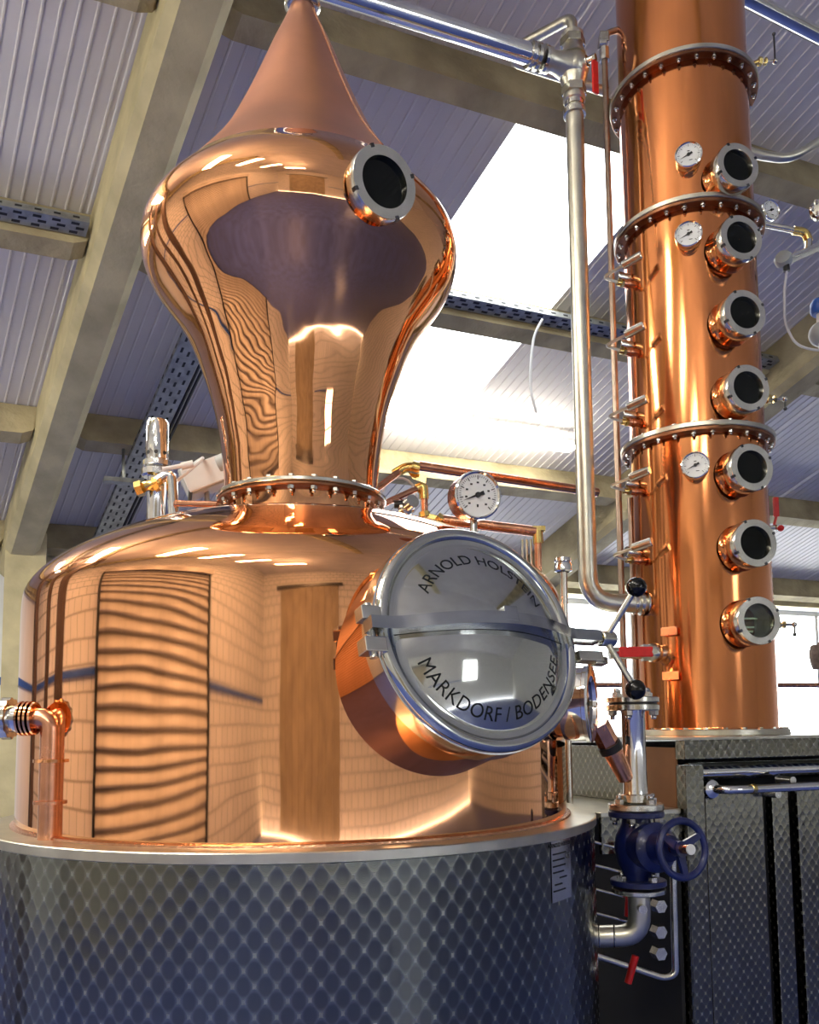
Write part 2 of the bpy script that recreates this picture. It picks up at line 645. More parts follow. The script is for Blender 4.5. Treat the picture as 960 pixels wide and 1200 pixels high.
MB().prism([bpt(WBP[0], BACKB - .1, WBZ[0]), bpt(WBP[1], BACKB - .1, WBZ[0]), bpt(WBP[1], BACKB - .1, WBZ[1]), bpt(WBP[0], BACKB - .1, WBZ[1])], E2 * .006).build('pane', 'window_glass', wb3)
fr = MB()
for p in np.linspace(WBP[0], WBP[1], 4):
    fr.box(bpt(p, BACKB - .08, sum(WBZ) / 2), (.03, .03, (WBZ[1] - WBZ[0]) / 2), (E1, E2, V(0, 0, 1)))
for zz in np.linspace(WBZ[0], WBZ[1], 4):
    fr.box(bpt(sum(WBP) / 2, BACKB - .08, zz), ((WBP[1] - WBP[0]) / 2, .03, .03), (E1, E2, V(0, 0, 1)))
fr.build('window_frame', 'window_frame', wb3)
sh = thing('door_1', 'grey steel roller shutter in the gable wall', 'shutter', bpt(GP + .1, 0, 0), kind='structure')
SH0, SH1 = -2.8, 2.47
slat = MB()
prof = [(.0, 0), (.075, .012), (.085, .03), (.06, .09), (.035, .13), (.0, .15)]
vs, fs = [], []
for d, z in prof:
    vs += [V(0, 0, z) + E1 * d, V(0, 0, z) + E1 * d + E2 * (SH1 - SH0)]
for i in range(len(prof) - 1):
    fs.append((2 * i, 2 * i + 1, 2 * i + 3, 2 * i + 2))
SLAT = shared('shutter_slat', MB().add(vs, fs), 'shutter_steel')
for k in range(24):
    o = bpy.data.objects.new('shutter_slat', SLAT)
    COL.objects.link(o)
    o.parent = sh
    o.location = bpt(GP + .02, SH0, .02 + k * .15) - ORG[sh.name]
    ORG[o.name] = bpt(GP + .02, SH0, .02 + k * .15)
for b in (SH0 - .06, SH1 + .06):
    MB().box(bpt(GP + .06, b, 1.85), (.06, .06, 1.85), (E1, E2, V(0, 0, 1))).build('guide_rail', 'dark_steel', sh)
MB().box(bpt(GP + .16, (SH0 + SH1) / 2, 3.85), (.16, (SH1 - SH0) / 2 + .1, .2), (E1, E2, V(0, 0, 1))).build('roller_box', 'shutter_steel', sh)

d2 = thing('door_added', 'added tan timber door that darkens the reflection in the pot', 'door', bpt(-1.6, BACKB, 0), kind='structure')  # added behind the viewer to tone down the pot's mirror image
for k in range(9):
    MB().box(bpt(-3.5 + .45 * k, BACKB + .05, 1.9), (.22, .03, 1.85), (E1, E2, V(0, 0, 1)), ch=.006).build('board', 'timber_door', d2)
MB().box(bpt(-1.7, BACKB + .08, 3.85), (2.3, .06, .07), (E1, E2, V(0, 0, 1)), ch=.006).build('track', 'dark_steel', d2)
# ------------------------------------------------------------------ rafters and purlins
def slope_beam(name, label, p, r0, r1, w, depth, m, cat='rafter', d0=.01, group=None, ch=.03):
    """beam under the roof along the slope, with chamfered lower edges."""
    base = roof(r1, p, depth)
    a = EP
    sec = [(-w / 2, d0), (-w / 2, depth - ch), (-w / 2 + ch, depth), (w / 2 - ch, depth), (w / 2, depth - ch), (w / 2, d0)]
    pts = [roof(r0, p + x, d) for x, d in sec]
    o = MB().prism(pts, ER * (r1 - r0)).build(name, m, base=base)
    return tag(o, label, cat, group, 'structure')


RAFT = [(.73 * K, 'cream concrete rafter sloping down beside the copper helmet'),
        (3.76 * K, 'grey-brown concrete rafter crossing behind the tall column'),
        (-2.3 * K, 'cream concrete rafter over the shutter side of the hall')]
for i, (p, lb) in enumerate(RAFT):
    slope_beam('rafter', lb, p, RIDGE, EAVE, .27, .42, 'cream_concrete' if i != 1 else 'old_concrete', ch=.05)
for i, (p, lb) in enumerate(RAFT[:2]):
    base = roof(EAVE - .55, p)
    bx = V(base.x, base.y, 0)
    o = MB().prism([bx + EP * -.16, bx + EP * .16, bx + EP * .16 + E2 * .34, bx + EP * -.16 + E2 * .34], V(0, 0, base.z - .25)).build(
        'column_post', 'cream_concrete', base=bx)
    tag(o, ['cream concrete wall post carrying the rafter beside the helmet',
            'concrete wall post carrying the rafter behind the column'][i], 'post', kind='structure')

PUR = [(2.50 * K, 'first'), (3.36 * K, 'second'), (4.38 * K, 'third'), (5.27 * K, 'fourth')]
spans = [(PMIN, -2.3 * K), (-2.3 * K, .73 * K), (.73 * K, 3.76 * K), (3.76 * K, PMAX - .7)]
where = ['over the shutter side of the hall', 'on the shutter side of the cream rafter', 'between the two rafters, behind the still', 'beyond the rafter behind the column']
for r, nm in PUR:
    for (p0, p1), wh in zip(spans, where):
        a, b = p0 + .12, p1 - .12
        hw, dp = .085, .25
        sec = [(-hw, .008), (-hw - .0, .10), (-hw + .02, dp), (hw - .02, dp), (hw, .10), (hw, .008)]
        # rounded, tapering ends where the purlin meets the rafters
        mb = MB()
        st = [(a, .55), (a + .03, .85), (a + .10, 1.0), (b - .10, 1.0), (b - .03, .85), (b, .55)]
        vs, fs = [], []
        for p, k in st:
            vs += [roof(r + x, p, .008 + (d - .008) * k) for x, d in sec]
        n = len(sec)
        for i in range(len(st) - 1):
            for j in range(n - 1):
                fs.append((i * n + j, i * n + j + 1, (i + 1) * n + j + 1, (i + 1) * n + j))
        fs += [tuple(range(n)), tuple((len(st) - 1) * n + j for j in range(n))]
        o = mb.add(vs, fs, False).build('purlin', 'old_concrete', base=roof(r, (a + b) / 2, dp))
        tag(o, '%s concrete purlin down the roof slope, %s' % (nm, wh), 'purlin', kind='structure')
    # weathered wall plate strip on top of each purlin is part of the purlin itself

# eaves beam over the window
o = MB().box(bpt(4, BW - .12, EZ - .12), (10, .14, .12), (E1, E2, V(0, 0, 1))).build('trim_1', 'cream_concrete', base=bpt(4, BW - .12, EZ - .3))
tag(o, 'cream concrete eaves beam above the window strip', 'beam', kind='structure')


# ------------------------------------------------------------------ light fittings
def batten(name, label, a, b, drop=0.0, group=None, wide=.06):
    a, b = Vector(a), Vector(b)
    mid = (a + b) / 2
    t = thing(name, label, 'ceiling lamp', mid, group)
    d = (b - a).normalized()
    L = (b - a).length
    side = d.cross(V(0, 0, 1)).normalized()
    MB().box(mid + V(0, 0, .045), (L / 2, wide * .6, .028), (d, side, side.cross(d)), ch=.006).build('lamp_body', 'lamp_body', t)
    MB().box(mid, (L / 2, wide, .018), (d, side, side.cross(d)), ch=.012).build('lamp_diffuser', 'lamp_tube', t)
    if drop:
        for q in (a.lerp(b, .12), a.lerp(b, .88)):
            MB().tube([q + V(0, 0, .07), q + V(0, 0, drop)], .004, 6).build('hanger', 'dark_steel', t)
    return t


batten('ceiling_lamp', 'lit batten lamp under the roof below the skylight', roof(4.05 * K, 2.12 * K, .16), roof(4.05 * K, 3.14 * K, .16))
LAMPS = [(-4.2, 4.0, 3.9), (-3.3, 2.8, 4.3), (-2.5, .6, 4.9), (-2.1, -1.4, 4.9), (-1.5, -3.8, 4.9), (0.1, -5.4, 4.9)]
for i, (x, y, zl) in enumerate(LAMPS):
    d = EP * .75
    c = V(x, y, zl)
    batten('ceiling_lamp', '%s glowing hanging batten lamp of the row, counted from the eaves wall' % ('first', 'second', 'third', 'fourth', 'fifth', 'last')[i], c - d, c + d, drop=.45, group='hanging batten lamps of the hall', wide=.19)

# ================================================================== POT STILL
AX = V(-.2768, 2.1897, 0)
RJ, RP = .727, .66
HEL = [(.197, 2.098), (.1975, 2.11), (.199, 2.14), (.204, 2.20), (.211, 2.25), (.222, 2.31), (.238, 2.37), (.258, 2.43), (.281, 2.49), (.310, 2.55),
       (.352, 2.61), (.388, 2.66), (.408, 2.705), (.415, 2.745), (.411, 2.78), (.395, 2.815), (.365, 2.85), (.330, 2.89),
       (.268, 2.97), (.214, 3.05), (.175, 3.13), (.140, 3.21), (.108, 3.29), (.077, 3.37), (.05, 3.43), (.034, 3.475)]
POT = [(.66, 1.285), (.66, 1.40), (.66, 1.55), (.66, 1.70), (.659, 1.79), (.652, 1.825), (.632, 1.855), (.599, 1.885), (.558, 1.912), (.504, 1.942), (.436, 1.972),
       (.38, 1.988), (.32, 1.999), (.26, 2.008), (.215, 2.013), (.197, 2.017), (.190, 2.026), (.190, 2.078)]


def smooth_prof(pr, n):
    """Catmull-Rom resampling of a profile."""
    P = [Vector((a, b)) for a, b in pr]
    out = []
    for i in range(len(P) - 1):
        p0, p1, p2, p3 = P[max(i - 1, 0)], P[i], P[i + 1], P[min(i + 2, len(P) - 1)]
        for k in range(n):
            t = k / n
            q = .5 * ((2 * p1) + (p2 - p0) * t + (2 * p0 - 5 * p1 + 4 * p2 - p3) * t * t + (3 * p1 - p0 - 3 * p2 + p3) * t ** 3)
            out.append((max(q.x, .001), q.y))
    out.append(pr[-1])
    return out


def gauss(pr, it):
    pr = list(pr)
    for _ in range(it):
        pr = [pr[0]] + [((a[0] + 2 * b[0] + c[0]) / 4, (a[1] + 2 * b[1] + c[1]) / 4) for a, b, c in zip(pr, pr[1:], pr[2:])] + [pr[-1]]
    return pr


still = thing('pot_still', 'onion-shaped copper pot still in a steel jacket with round hatch', 'pot still', AX)
jk = MB().lathe([(RJ - .004, .02), (RJ - .004, 1.277)], AX, segs=160, cap=False).build('steam_jacket', 'engine_turned_jacket', still)
MB().lathe([(RJ - .03, 0), (RJ - .03, .02)], AX, segs=96).build('base_plate', 'satin_steel', still)
MB().lathe([(RJ - .006, 1.2), (RJ - .006, 1.273), (RJ + .001, 1.276), (RJ + .001, 1.2925), (RJ - .001, 1.2945), (RP - .01, 1.2945), (RP - .01, 1.27)], AX, segs=160, cap=False).build('jacket_rim', 'satin_steel', still)
pr = gauss(smooth_prof(POT, 5), 4)
cp = MB().lathe(pr, AX, segs=160, cap=False).build('copper_pot', 'copper', still)
MB().lathe([(RP - .003, 1.293), (RP + .010, 1.2945), (RP + .009, 1.2985), (RP, 1.302), (RP - .003, 1.302)], AX, segs=160, cap=False).build('weld_seam', 'copper_seam', cp)
pr = gauss(smooth_prof(HEL, 5), 6)
ks = min(range(len(pr)), key=lambda i: abs(pr[i][1] - 2.872))
hel = MB().lathe(pr[:ks + 1], AX, segs=160, cap=False).build('helmet', 'copper_helmet', still)
MB().lathe(pr[ks:], AX, segs=160, cap=False).build('helmet_cone', 'copper_cone', still)
nf = MB().lathe(ring_prof(.185, .22, .011), AX + V(0, 0, 2.087), segs=96, closed=True)
nf = nf.build('neck_flange', 'steel', still)
MB().lathe(ring_prof(.19, .216, .009), AX + V(0, 0, 2.078), segs=96, closed=True).build('lower_ring', 'copper_underside_shade', nf)
bolt_ring(nf, AX + V(0, 0, 2.077), V(0, 0, -1), .206, 24)
for k in range(24):
    a = 2 * PI * (k + .0) / 24
    place('bolt_head', BOLT_HEAD, AX + V(.206 * math.cos(a), .206 * math.sin(a), 2.098), V(0, 0, 1), nf)
tp = MB().lathe([(.034, 3.47), (.046, 3.475), (.05, 3.482), (.046, 3.49), (.036, 3.494), (.036, 3.51), (.046, 3.514), (.05, 3.522), (.046, 3.53), (.03, 3.534)], AX, segs=40)
tp.build('top_ferrule', 'steel', still)

# vertical brazed seam up the helmet's cone
sm = []
ang = math.atan2(-.62, .78)
for r, z in gauss(smooth_prof(HEL, 4), 3):
    if 2.93 < z < 3.46:
        sm.append(AX + V((r + .0005) * math.cos(ang), (r + .0005) * math.sin(ang), z))
MB().tube(sm, .0028, 6).build('brazed_seam', 'copper_seam', hel)

# nameplate on the jacket
_r = ray(660, 1018)
_t = 1.0
while (EYEP + _r * _t - AX).to_2d().length > RJ:
    _t += .002
_h = EYEP + _r * _t
a0 = math.atan2(_h.y - AX.y, _h.x - AX.x)


def text_mesh(txt, size, align='CENTER', font_w=0.0):
    cu = bpy.data.curves.new('t', 'FONT')
    cu.body = txt
    cu.size = size
    cu.align_x = align
    cu.offset = font_w
    cu.resolution_u = 4
    ob = bpy.data.objects.new('t', cu)
    COL.objects.link(ob)
    dg = bpy.context.evaluated_depsgraph_get()
    me = ob.evaluated_get(dg).to_mesh()
    vs = [v.co.copy() for v in me.vertices]
    fs = [tuple(p.vertices) for p in me.polygons]
    ob.evaluated_get(dg).to_mesh_clear()
    bpy.data.objects.remove(ob)
    bpy.data.curves.remove(cu)
    return vs, fs


def on_jacket(x, z, d):
    a = a0 + x / RJ
    return AX + V((RJ + d) * math.cos(a), (RJ + d) * math.sin(a), z)


PLZ = _h.z
vs, fs = [], []
for i in range(9):
    x = -.042 + .084 * i / 8
    vs += [on_jacket(x, PLZ - .062, -.0028), on_jacket(x, PLZ + .062, -.0028)]
for i in range(8):
    fs.append((2 * i, 2 * i + 2, 2 * i + 3, 2 * i + 1))
npl = MB().add(vs, fs).build('nameplate', 'steel', jk)
pm = MB()
tv, tf = text_mesh('ARNOLD HOLSTEIN', .0108, font_w=.0003)
pm.add([on_jacket(v.x, PLZ + .045 + v.y, -.0020) for v in tv], tf, False)
tv, tf = text_mesh('CE', .016)
pm.add([on_jacket(v.x + .027, PLZ + .018 + v.y, -.0020) for v in tv], tf, False)
for k, (xa, xb) in enumerate([(-.036, .02), (-.036, .012), (-.036, .016), (-.036, .008), (-.01, .02), (-.03, .0), (-.036, .014)]):
    z = PLZ + .030 - k * .012
    q = [on_jacket(xa, z, -.0020), on_jacket(xb, z, -.0020), on_jacket(xb, z + .0028, -.0020), on_jacket(xa, z + .0028, -.0020)]
    pm.add(q, [(0, 1, 2, 3)], False)
pm.build('plate_print', 'engraving', npl)

# ---- sight glass on the helmet
def sight_glass(parent, c, n, R, neck, nut=.045, clear=False, neck_mat='copper', neck_r=None, slots=4, glass_r=.66):
    """copper neck, slotted steel ring nut and dark pane; c = centre of the outer ring face."""
    c, n = Vector(c), Vector(n).normalized()
    segs = 64

    def rad(i, k):
        if i in (2, 3) and slots and (k % (segs // slots)) in (0, 1) and False:
            return .9
        return 1
    sg = MB().lathe([(R * .97, -nut), (R, -nut + .003), (R, -.004), (R * .975, 0), (R * .70, 0), (R * glass_r, -.004), (R * glass_r, -.02)], c, n, segs, cap=False)
    o = sg.build('sight_glass', 'steel', parent)
    nr = neck_r or R * .90
    MB().lathe([(nr + .006, -nut - neck), (nr, -nut - neck * .75), (nr, -nut)], c, n, 48, cap=False).build('glass_neck', neck_mat, o)
    u, w, _ = basis(n)
    sl = MB()
    for k in range(slots):
        a = 2 * PI * (k + .3) / slots
        d = u * math.cos(a) + w * math.sin(a)
        tdir = n.cross(d)
        sl.box(c + d * (R - .0035) - n * .006, (.0045, .0045, .0068), (d, tdir, n))
    sl.build('spanner_slot', 'dark_steel', o)
    if not clear:
        MB().lathe([(.0005, -.012), (R * glass_r, -.012)], c, n, 48, cap=False).build('pane', 'dark_glass', o)
    else:
        MB().lathe([(.0005, -.012), (R * glass_r, -.012)], c, n, 48, cap=False).build('pane', 'sight_glass_clear', o)
        MB().lathe([(R * glass_r, -.012), (R * glass_r, -.09), (.0005, -.09)], c, n, 48, cap=False).build('chamber', 'green_interior', o)
        tr = MB()
        for zz, ln in ((.012, .7), (-.016, .45), (-.03, .35)):
            q = c + V(0, 0, zz) - n * .06 - u * (R * .12)
            tr.box(q, (R * glass_r * ln, .012, .003), (u, n, V(0, 0, 1)))
        tr.build('tray_edge', 'steel', o)
    return o


sight_glass(still, V(-.044, 1.81, 2.716), V(.52, -.845, -.10), .082, .05, nut=.034, glass_r=.70)

# ---- manway hatch
ML, MR = .815, .211
mn = V(.492, -.83, .263).normalized()
mc = V(.125, 1.513, 1.660)
mu, mw, _ = basis(mn)          # mu right, mw up in the hatch plane
MB().lathe([(.208, -.30), (.206, -.10), (.205, -.012)], mc, mn, 96, cap=False).build('hatch_neck', 'copper', still)
MB().lathe([(.206, -.045), (.2125, -.043), (.2125, -.004), (.206, -.002)], mc, mn, 96, cap=False).build('hatch_collar', 'polished_steel', still)
RD, HD = .186, .052


def dome_h(r):
    t = min(1, r / RD)
    return .004 + HD * (1 - t * t) * (1 - .12 * t * t)


dp = [(.200, -.010)]
for k in range(17):                       # rolled rim
    a = -PI * .5 + PI * 1.35 * k / 16
    dp.append((.1985 + .0125 * math.cos(a), .004 + .0125 * math.sin(a)))
for k in range(1, 25):
    r = RD * (1 - k / 24)
    dp.append((max(r, .0006), dome_h(r)))
door = MB().lathe(dp, mc, mn, 128, cap=False).build('hatch_door', 'door_steel', still)


def on_door(r, a, lift):
    return mc + mu * (r * math.cos(a)) + mw * (r * math.sin(a)) + mn * (dome_h(r) + lift)


def arc_text(mb, txt, size, radius, mid, lower, spread):
    tv, tf = text_mesh(txt, size)
    xs = [v.x for v in tv]
    w = max(xs) - min(xs)
    k = spread / w
    pts = []
    for v in tv:
        if not lower:
            a = mid - (v.x - (max(xs) + min(xs)) / 2) * k
            r = radius + v.y
        else:
            a = mid + (v.x - (max(xs) + min(xs)) / 2) * k
            r = radius - v.y
        pts.append(on_door(r, a, .0004))
    mb.add(pts, tf, False)


lt = MB()
arc_text(lt, 'ARNOLD HOLSTEIN', .030, .130, math.radians(88), False, math.radians(126))
lt.build('engraved_name', 'engraving', door)
lt = MB()
arc_text(lt, 'MARKDORF / BODENSEE', .033, .160, math.radians(-87), True, math.radians(143))
lt.build('engraved_town', 'engraving', door)

# cross bar over the hatch
bar_pts = []
for k in range(25):
    x = -.235 + .495 * k / 24
    h = dome_h(min(abs(x), RD)) + .016 if abs(x) < RD else .020
    h = max(h, .020) if x < .2 else .020
    bar_pts.append((x, h))
bm_v, bm_f = [], []
for x, h in bar_pts:
    yb = .004
    for (dy, dh) in ((-.011, -.014), (.011, -.014), (.011, .016), (-.011, .016)):
        bm_v.append(mc + mu * x + mw * (dy + yb) + mn * (h + dh))
n = len(bar_pts)
for i in range(n - 1):
    for j in range(4):
        l = (j + 1) % 4
        bm_f.append((i * 4 + j, i * 4 + l, (i + 1) * 4 + l, (i + 1) * 4 + j))
bm_f += [(3, 2, 1, 0), tuple((n - 1) * 4 + j for j in range(4))]
barb = MB().add(bm_v, bm_f, True)
barb.box(mc + mu * .01 + mw * .012 + mn * (HD + .026), (.014, .014, .010), (mu, mw, mn), ch=.002)
bar = barb.build('hatch_bar', 'bar_steel', still)
hinge = MB()
hc = mc - mu * .222 + mn * .004 + mw * .002
hinge.box(hc + mw * .026, (.018, .012, .014), (mu, mw, mn), ch=.002)
hinge.box(hc - mw * .030, (.020, .013, .016), (mu, mw, mn), ch=.002)
hinge.cyl(hc - mw * .05, hc + mw * .045, .008, segs=12)
hinge.build('hatch_hinge', 'steel', still)
# star handle on the swing bolt at the other end
hub = mc + mu * .278 + mn * .024 + mw * .002
MB().cyl(hub - mu * .045, hub - mu * .005, .0075, segs=12).build('brass_spindle', 'brass', still)
lv = MB().cyl(hub - mu * .014, hub + mu * .020, .0155, segs=24, bevel=.002)
b1, b2 = atY(746, 688, hub.y - .02), atY(745, 808, hub.y - .02)
lv.cyl(hub, b1, .0062, segs=12).cyl(hub, b2, .0062, segs=12)
lv.cyl(hub + mu * .018, hub + mu * .026, .008, segs=12)
lv = lv.build('clamp_handle', 'steel', still)
for q in (b1, b2):
    MB().sphere(q, .0195).build('ball_knob', 'black_ball', lv)
br = MB().box(hub - mu * .035 - mw * .032 - mn * .02, (.03, .010, .012), (mu, mw, mn), ch=.002)
br.box(hub - mu * .010 - mw * .040 - mn * .02, (.016, .007, .010), (mu, mw, mn), ch=.002)
br.cyl(hub - mu * .05 - mw * .034 - mn * .02, hub + mu * .012 - mw * .034 - mn * .02, .005, segs=10)
br.build('clamp_bracket', 'steel', still)

# ---- sight drum on the flank of the pot
sd_n = V(.93, -.36, 0).normalized()
q = atY(683, 831, 1.98)
sd_c = AX + sd_n * (RP + .075)
sd_c.z = 1.555
o = MB().lathe([(.084, -.06), (.086, -.055), (.086, -.012), (.090, -.010), (.090, -.002), (.086, 0), (.06, 0), (.058, -.01)], sd_c, sd_n, 64, cap=False).build('side_sight_glass', 'polished_steel', still)
MB().lathe([(.08, -.12), (.078, -.05)], sd_c, sd_n, 48, cap=False).build('glass_neck', 'copper', o)
MB().lathe([(.0005, -.008), (.06, -.008)], sd_c, sd_n, 48, cap=False).build('pane', 'dark_glass', o)

# ================================================================== fittings on the pot
def gauge(name, label, c, n, R, depth, case='steel', needle=2.6, stem=None, stem_mat='steel', big=False):
    c, n = Vector(c), Vector(n).normalized()
    u, w, n = basis(n)
    t = thing(name, label, 'gauge', stem if stem is not None else c - n * depth)
    MB().lathe([(R * .98, -depth), (R, -depth + .003), (R, -.004)], c, n, 40).build('case', case, t)
    MB().lathe([(R, -.006), (R * 1.03, -.004), (R * 1.03, .002), (R * .96, .004), (R * .9, .001), (R * .9, -.003)], c, n, 40, cap=False).build('bezel', 'polished_steel', t)
    f = MB().lathe([(.0005, -.001), (R * .91, -.001)], c, n, 40, cap=False).build('dial', 'dial_white', t)
    tk = MB()
    N = 41 if big else 25
    for k in range(N):
        a = math.radians(225 - 270 * k / (N - 1))
        d = u * math.cos(a) + w * math.sin(a)
        major = k % (5 if big else 4) == 0
        r0, r1 = R * (.66 if major else .74), R * .82
        tk.box(c + d * ((r0 + r1) / 2) + n * .0002, ((r1 - r0) / 2, R * (.018 if major else .009), .0004), (d, n.cross(d), n))
        if major and big:
            tk.box(c + d * (R * .52) + n * .0002, (R * .05, R * .035, .0003), (u, w, n))
    if big:
        tk.box(c - w * R * .45 + n * .0002, (R * .035, R * .06, .0003), (u, w, n))
    else:
        tk.box(c + w * R * .3 + n * .0002, (R * .09, R * .03, .0003), (u, w, n))
        tk.box(c - w * R * .45 + u * R * .15 + n * .0002, (R * .12, R * .025, .0003), (u, w, n))
    tk.build('dial_marks', 'dial_ink', f)
    nd = MB()
    d = u * math.cos(needle) + w * math.sin(needle)
    e = n.cross(d)
    nd.prism([c + d * (R * .72) + n * .001, c + e * (R * .055) + n * .001, c - d * (R * .30) + e * (R * .09) + n * .001, c - d * (R * .30) - e * (R * .09) + n * .001, c - e * (R * .055) + n * .001], n * .001)
    nd.lathe([(R * .12, 0), (R * .12, .004)], c, n, 12)
    nd.build('needle', 'dial_ink', f)
    if stem is not None:
        st = Vector(stem)
        top = c - n * (depth * .5) - V(0, 0, R * .96)
        mid = st.lerp(top, .5)
        MB().cyl(st, top, R * .16, segs=14).cyl(mid - V(0, 0, R * .12), mid + V(0, 0, R * .16), R * .30, segs=6).build('stem', stem_mat, t)
    return t


gc = atY(560, 580, 1.95)
gauge('pressure_gauge', 'large copper-cased pressure gauge standing above the hatch', gc, V(.30, -.95, -.06), .056, .055, case='copper_pipe', needle=math.radians(203),
      stem=V(gc.x - .01, gc.y + .02, gc.z - .145), big=True)

# safety valve on the shoulder
vx = atY(183, 600, 2.25)
t = thing('safety_valve', 'tall polished steel safety valve on the pot shoulder', 'valve', V(vx.x, vx.y, 1.985))
b0 = V(vx.x, vx.y, 0)
zs = lambda y: atY(183, y, 2.25).z
MB().lathe([(.0245, 1.975), (.0245, zs(556)), (.028, zs(554))], b0, segs=28).build('valve_body', 'polished_steel', t)
MB().lathe([(.034, zs(560)), (.040, zs(558)), (.040, zs(551)), (.034, zs(549)), (.030, zs(548)), (.036, zs(547)), (.036, zs(541)), (.030, zs(539))], b0, segs=16, smooth=False).build('collar', 'polished_steel', t)
MB().lathe([(.029, zs(541)), (.030, zs(539)), (.030, zs(497)), (.026, zs(493)), (.0005, zs(492.5))], b0, segs=28, cap=False).build('cap', 'polished_steel', t)
hl = MB()
for k in range(8):
    a = 2 * PI * k / 8 + .2
    d = V(math.cos(a), math.sin(a), 0)
    hl.cyl(b0 + d * .028 + V(0, 0, zs(533)), b0 + d * .0306 + V(0, 0, zs(533)), .0055, segs=10)
hl.build('vent_hole', 'black_rubber', t)
# brass vent cock and elbow next to it
t = thing('vent_cock', 'brass vent cock with steel elbow beside the safety valve', 'valve', b0 + V(.055, -.02, 1.985))
zc_ = zs(578)
MB().cyl(b0 + V(-.032, -.045, zc_), b0 + V(.03, -.045, zc_ + .02), .014, segs=8).hexnut(b0 + V(-.040, -.045, zc_ - .003), V(1, 0, .3), .021, .018).hexnut(b0 + V(.006, -.045, zc_ + .01), V(1, 0, .3), .020, .014).build('cock_body', 'brass', t)
MB().tube([b0 + V(.012, -.045, zc_ + .018), b0 + V(.05, -.04, zc_ + .045), b0 + V(.062, -.03, 1.985)], .0145, 14, bend=.035).build('elbow', 'polished_steel', t)
MB().lathe([(.02, 1.985), (.02, 2.0), (.015, 2.003)], V(b0.x + .062, b0.y - .03, 0), segs=6, smooth=False).build('union_nut', 'brass', t)
MB().cyl(b0 + V(.03, -.05, zc_ + .05), b0 + V(.10, -.03, zc_ + .07), .006, segs=8).cyl(b0 + V(.075, -.035, zc_ + .062), b0 + V(.105, -.028, zc_ + .071), .010, segs=10).build('sensor_plug', 'white_plastic', t)
# copper pipe from there to the neck
pa, pb = atY(206, 590, 2.20), atY(256, 591, 2.13)
tag(MB().tube([pa, pb], .0085, 12).build('vent_pipe', 'copper_pipe', base=pa), 'thin copper pipe running from vent cock to the neck flange', 'pipe')

# junction box behind the neck
jc = atY(241, 560, 2.5)
t = thing('junction_box', 'grey plastic junction box tilted behind the helmet neck', 'electrical box', jc - V(0, 0, .06))
ja = (V(.88, .2, .42).normalized(), V(-.2, .97, 0).normalized())
jz = ja[0].cross(ja[1]).normalized()
jy = jz.cross(ja[0])
MB().box(jc, (.07, .04, .042), (ja[0], jy, jz), ch=.006).build('box_body', 'grey_plastic', t)
MB().box(jc - jy * .043, (.064, .006, .037), (ja[0], jy, jz), ch=.003).build('box_lid', 'white_plastic', t)
MB().cyl(jc + ja[0] * .05 - jy * .03 + jz * .01, jc + ja[0] * .09 - jy * .045 + jz * .01, .03, segs=20).build('cable_gland', 'grey_plastic', t)
MB().tube([atY(207, 564, 2.3), atY(226, 548, 2.35), atY(240, 535, 2.45), jc - ja[0] * .02 + jz * .05], .005, 8, bend=.03).build('cable', 'white_plastic', t)
MB().tube([atY(222, 590, 2.45), atY(224, 570, 2.45), atY(232, 556, 2.46), jc - ja[0] * .05], .006, 8, bend=.03).build('cable', 'dark_steel', t)
# steel bracket holding it
MB().tube([jc - V(0, 0, .0), jc - V(-.01, .0, .12)], .008, 8).build('bracket', 'galvanised', t)

# copper pipework behind the hatch
D = 2.62
t = thing('copper_pipework', 'copper cooling pipe loop with brass elbows behind the pot shoulder', 'pipe', atY(497, 615, D))
MB().tube([atY(425, 585, D - .1), atY(470, 551, D)], .011, 12).build('pipe', 'copper_pipe', t)
MB().tube([atY(425, 602, D - .15), atY(492, 571, D - .05)], .0095, 12).build('pipe', 'copper_pipe', t)
MB().tube([atY(497, 572, D - .05), atY(498, 625, D - .05)], .011, 12).build('pipe', 'copper_pipe', t)
e = MB().tube([atY(462, 556, D), atY(476, 547, D), atY(492, 549, D)], .016, 12, bend=.02)
e.cyl(atY(483, 547, D), atY(490, 549, D), .02, segs=10)
e.build('brass_elbow', 'brass', t)
e = MB().tube([atY(488, 573, D - .05), atY(496, 569, D - .05), atY(497, 585, D - .05)], .015, 12, bend=.015)
e.cyl(atY(497, 600, D - .05), atY(498, 606, D - .05), .017, segs=8)
e.box(atY(506, 606, D - .05), (.024, .008, .008), (V(.97, 0, -.2), V(0, 1, 0), V(.2, 0, .97)), ch=.002)
e.build('brass_elbow', 'brass', t)
MB().prism([atY(478, 553, D + .02), atY(500, 557, D + .02), atY(499, 566, D + .02), atY(484, 561, D + .02)], V(0, .006, 0)).build('yellow_tag', 'brass', t)
tag(MB().tube([atY(490, 546, 3.2), atY(700, 577, 3.55)], .019, 14).build('copper_main', 'copper_pipe', base=atY(490, 546, 3.2)),
    'long reddish copper main running under the roof behind the gauge', 'pipe')
D = 2.55
t = thing('copper_manifold', 'copper manifold pipe with brass corner behind the hatch top', 'pipe', atY(631, 665, D))
MB().tube([atY(515, 609, D), atY(628, 623, D)], .016, 14).build('pipe', 'copper_pipe', t)
MB().tube([atY(630, 625, D), atY(631, 672, D)], .011, 12).build('pipe', 'copper_pipe', t)
e = MB().box(atY(631, 620, D), (.02, .012, .008), ch=.002).cyl(atY(630, 622, D), atY(631, 637, D), .016, segs=10).cyl(atY(512, 606, D), atY(519, 611, D), .018, segs=8)
e.build('brass_corner', 'brass', t)
for k in range(3):
    MB().tube([atY(612 + 5 * k, 632, D + .02), atY(613 + 5 * k, 668, D + .02)], .004, 8).build('small_tube', 'steel', t)
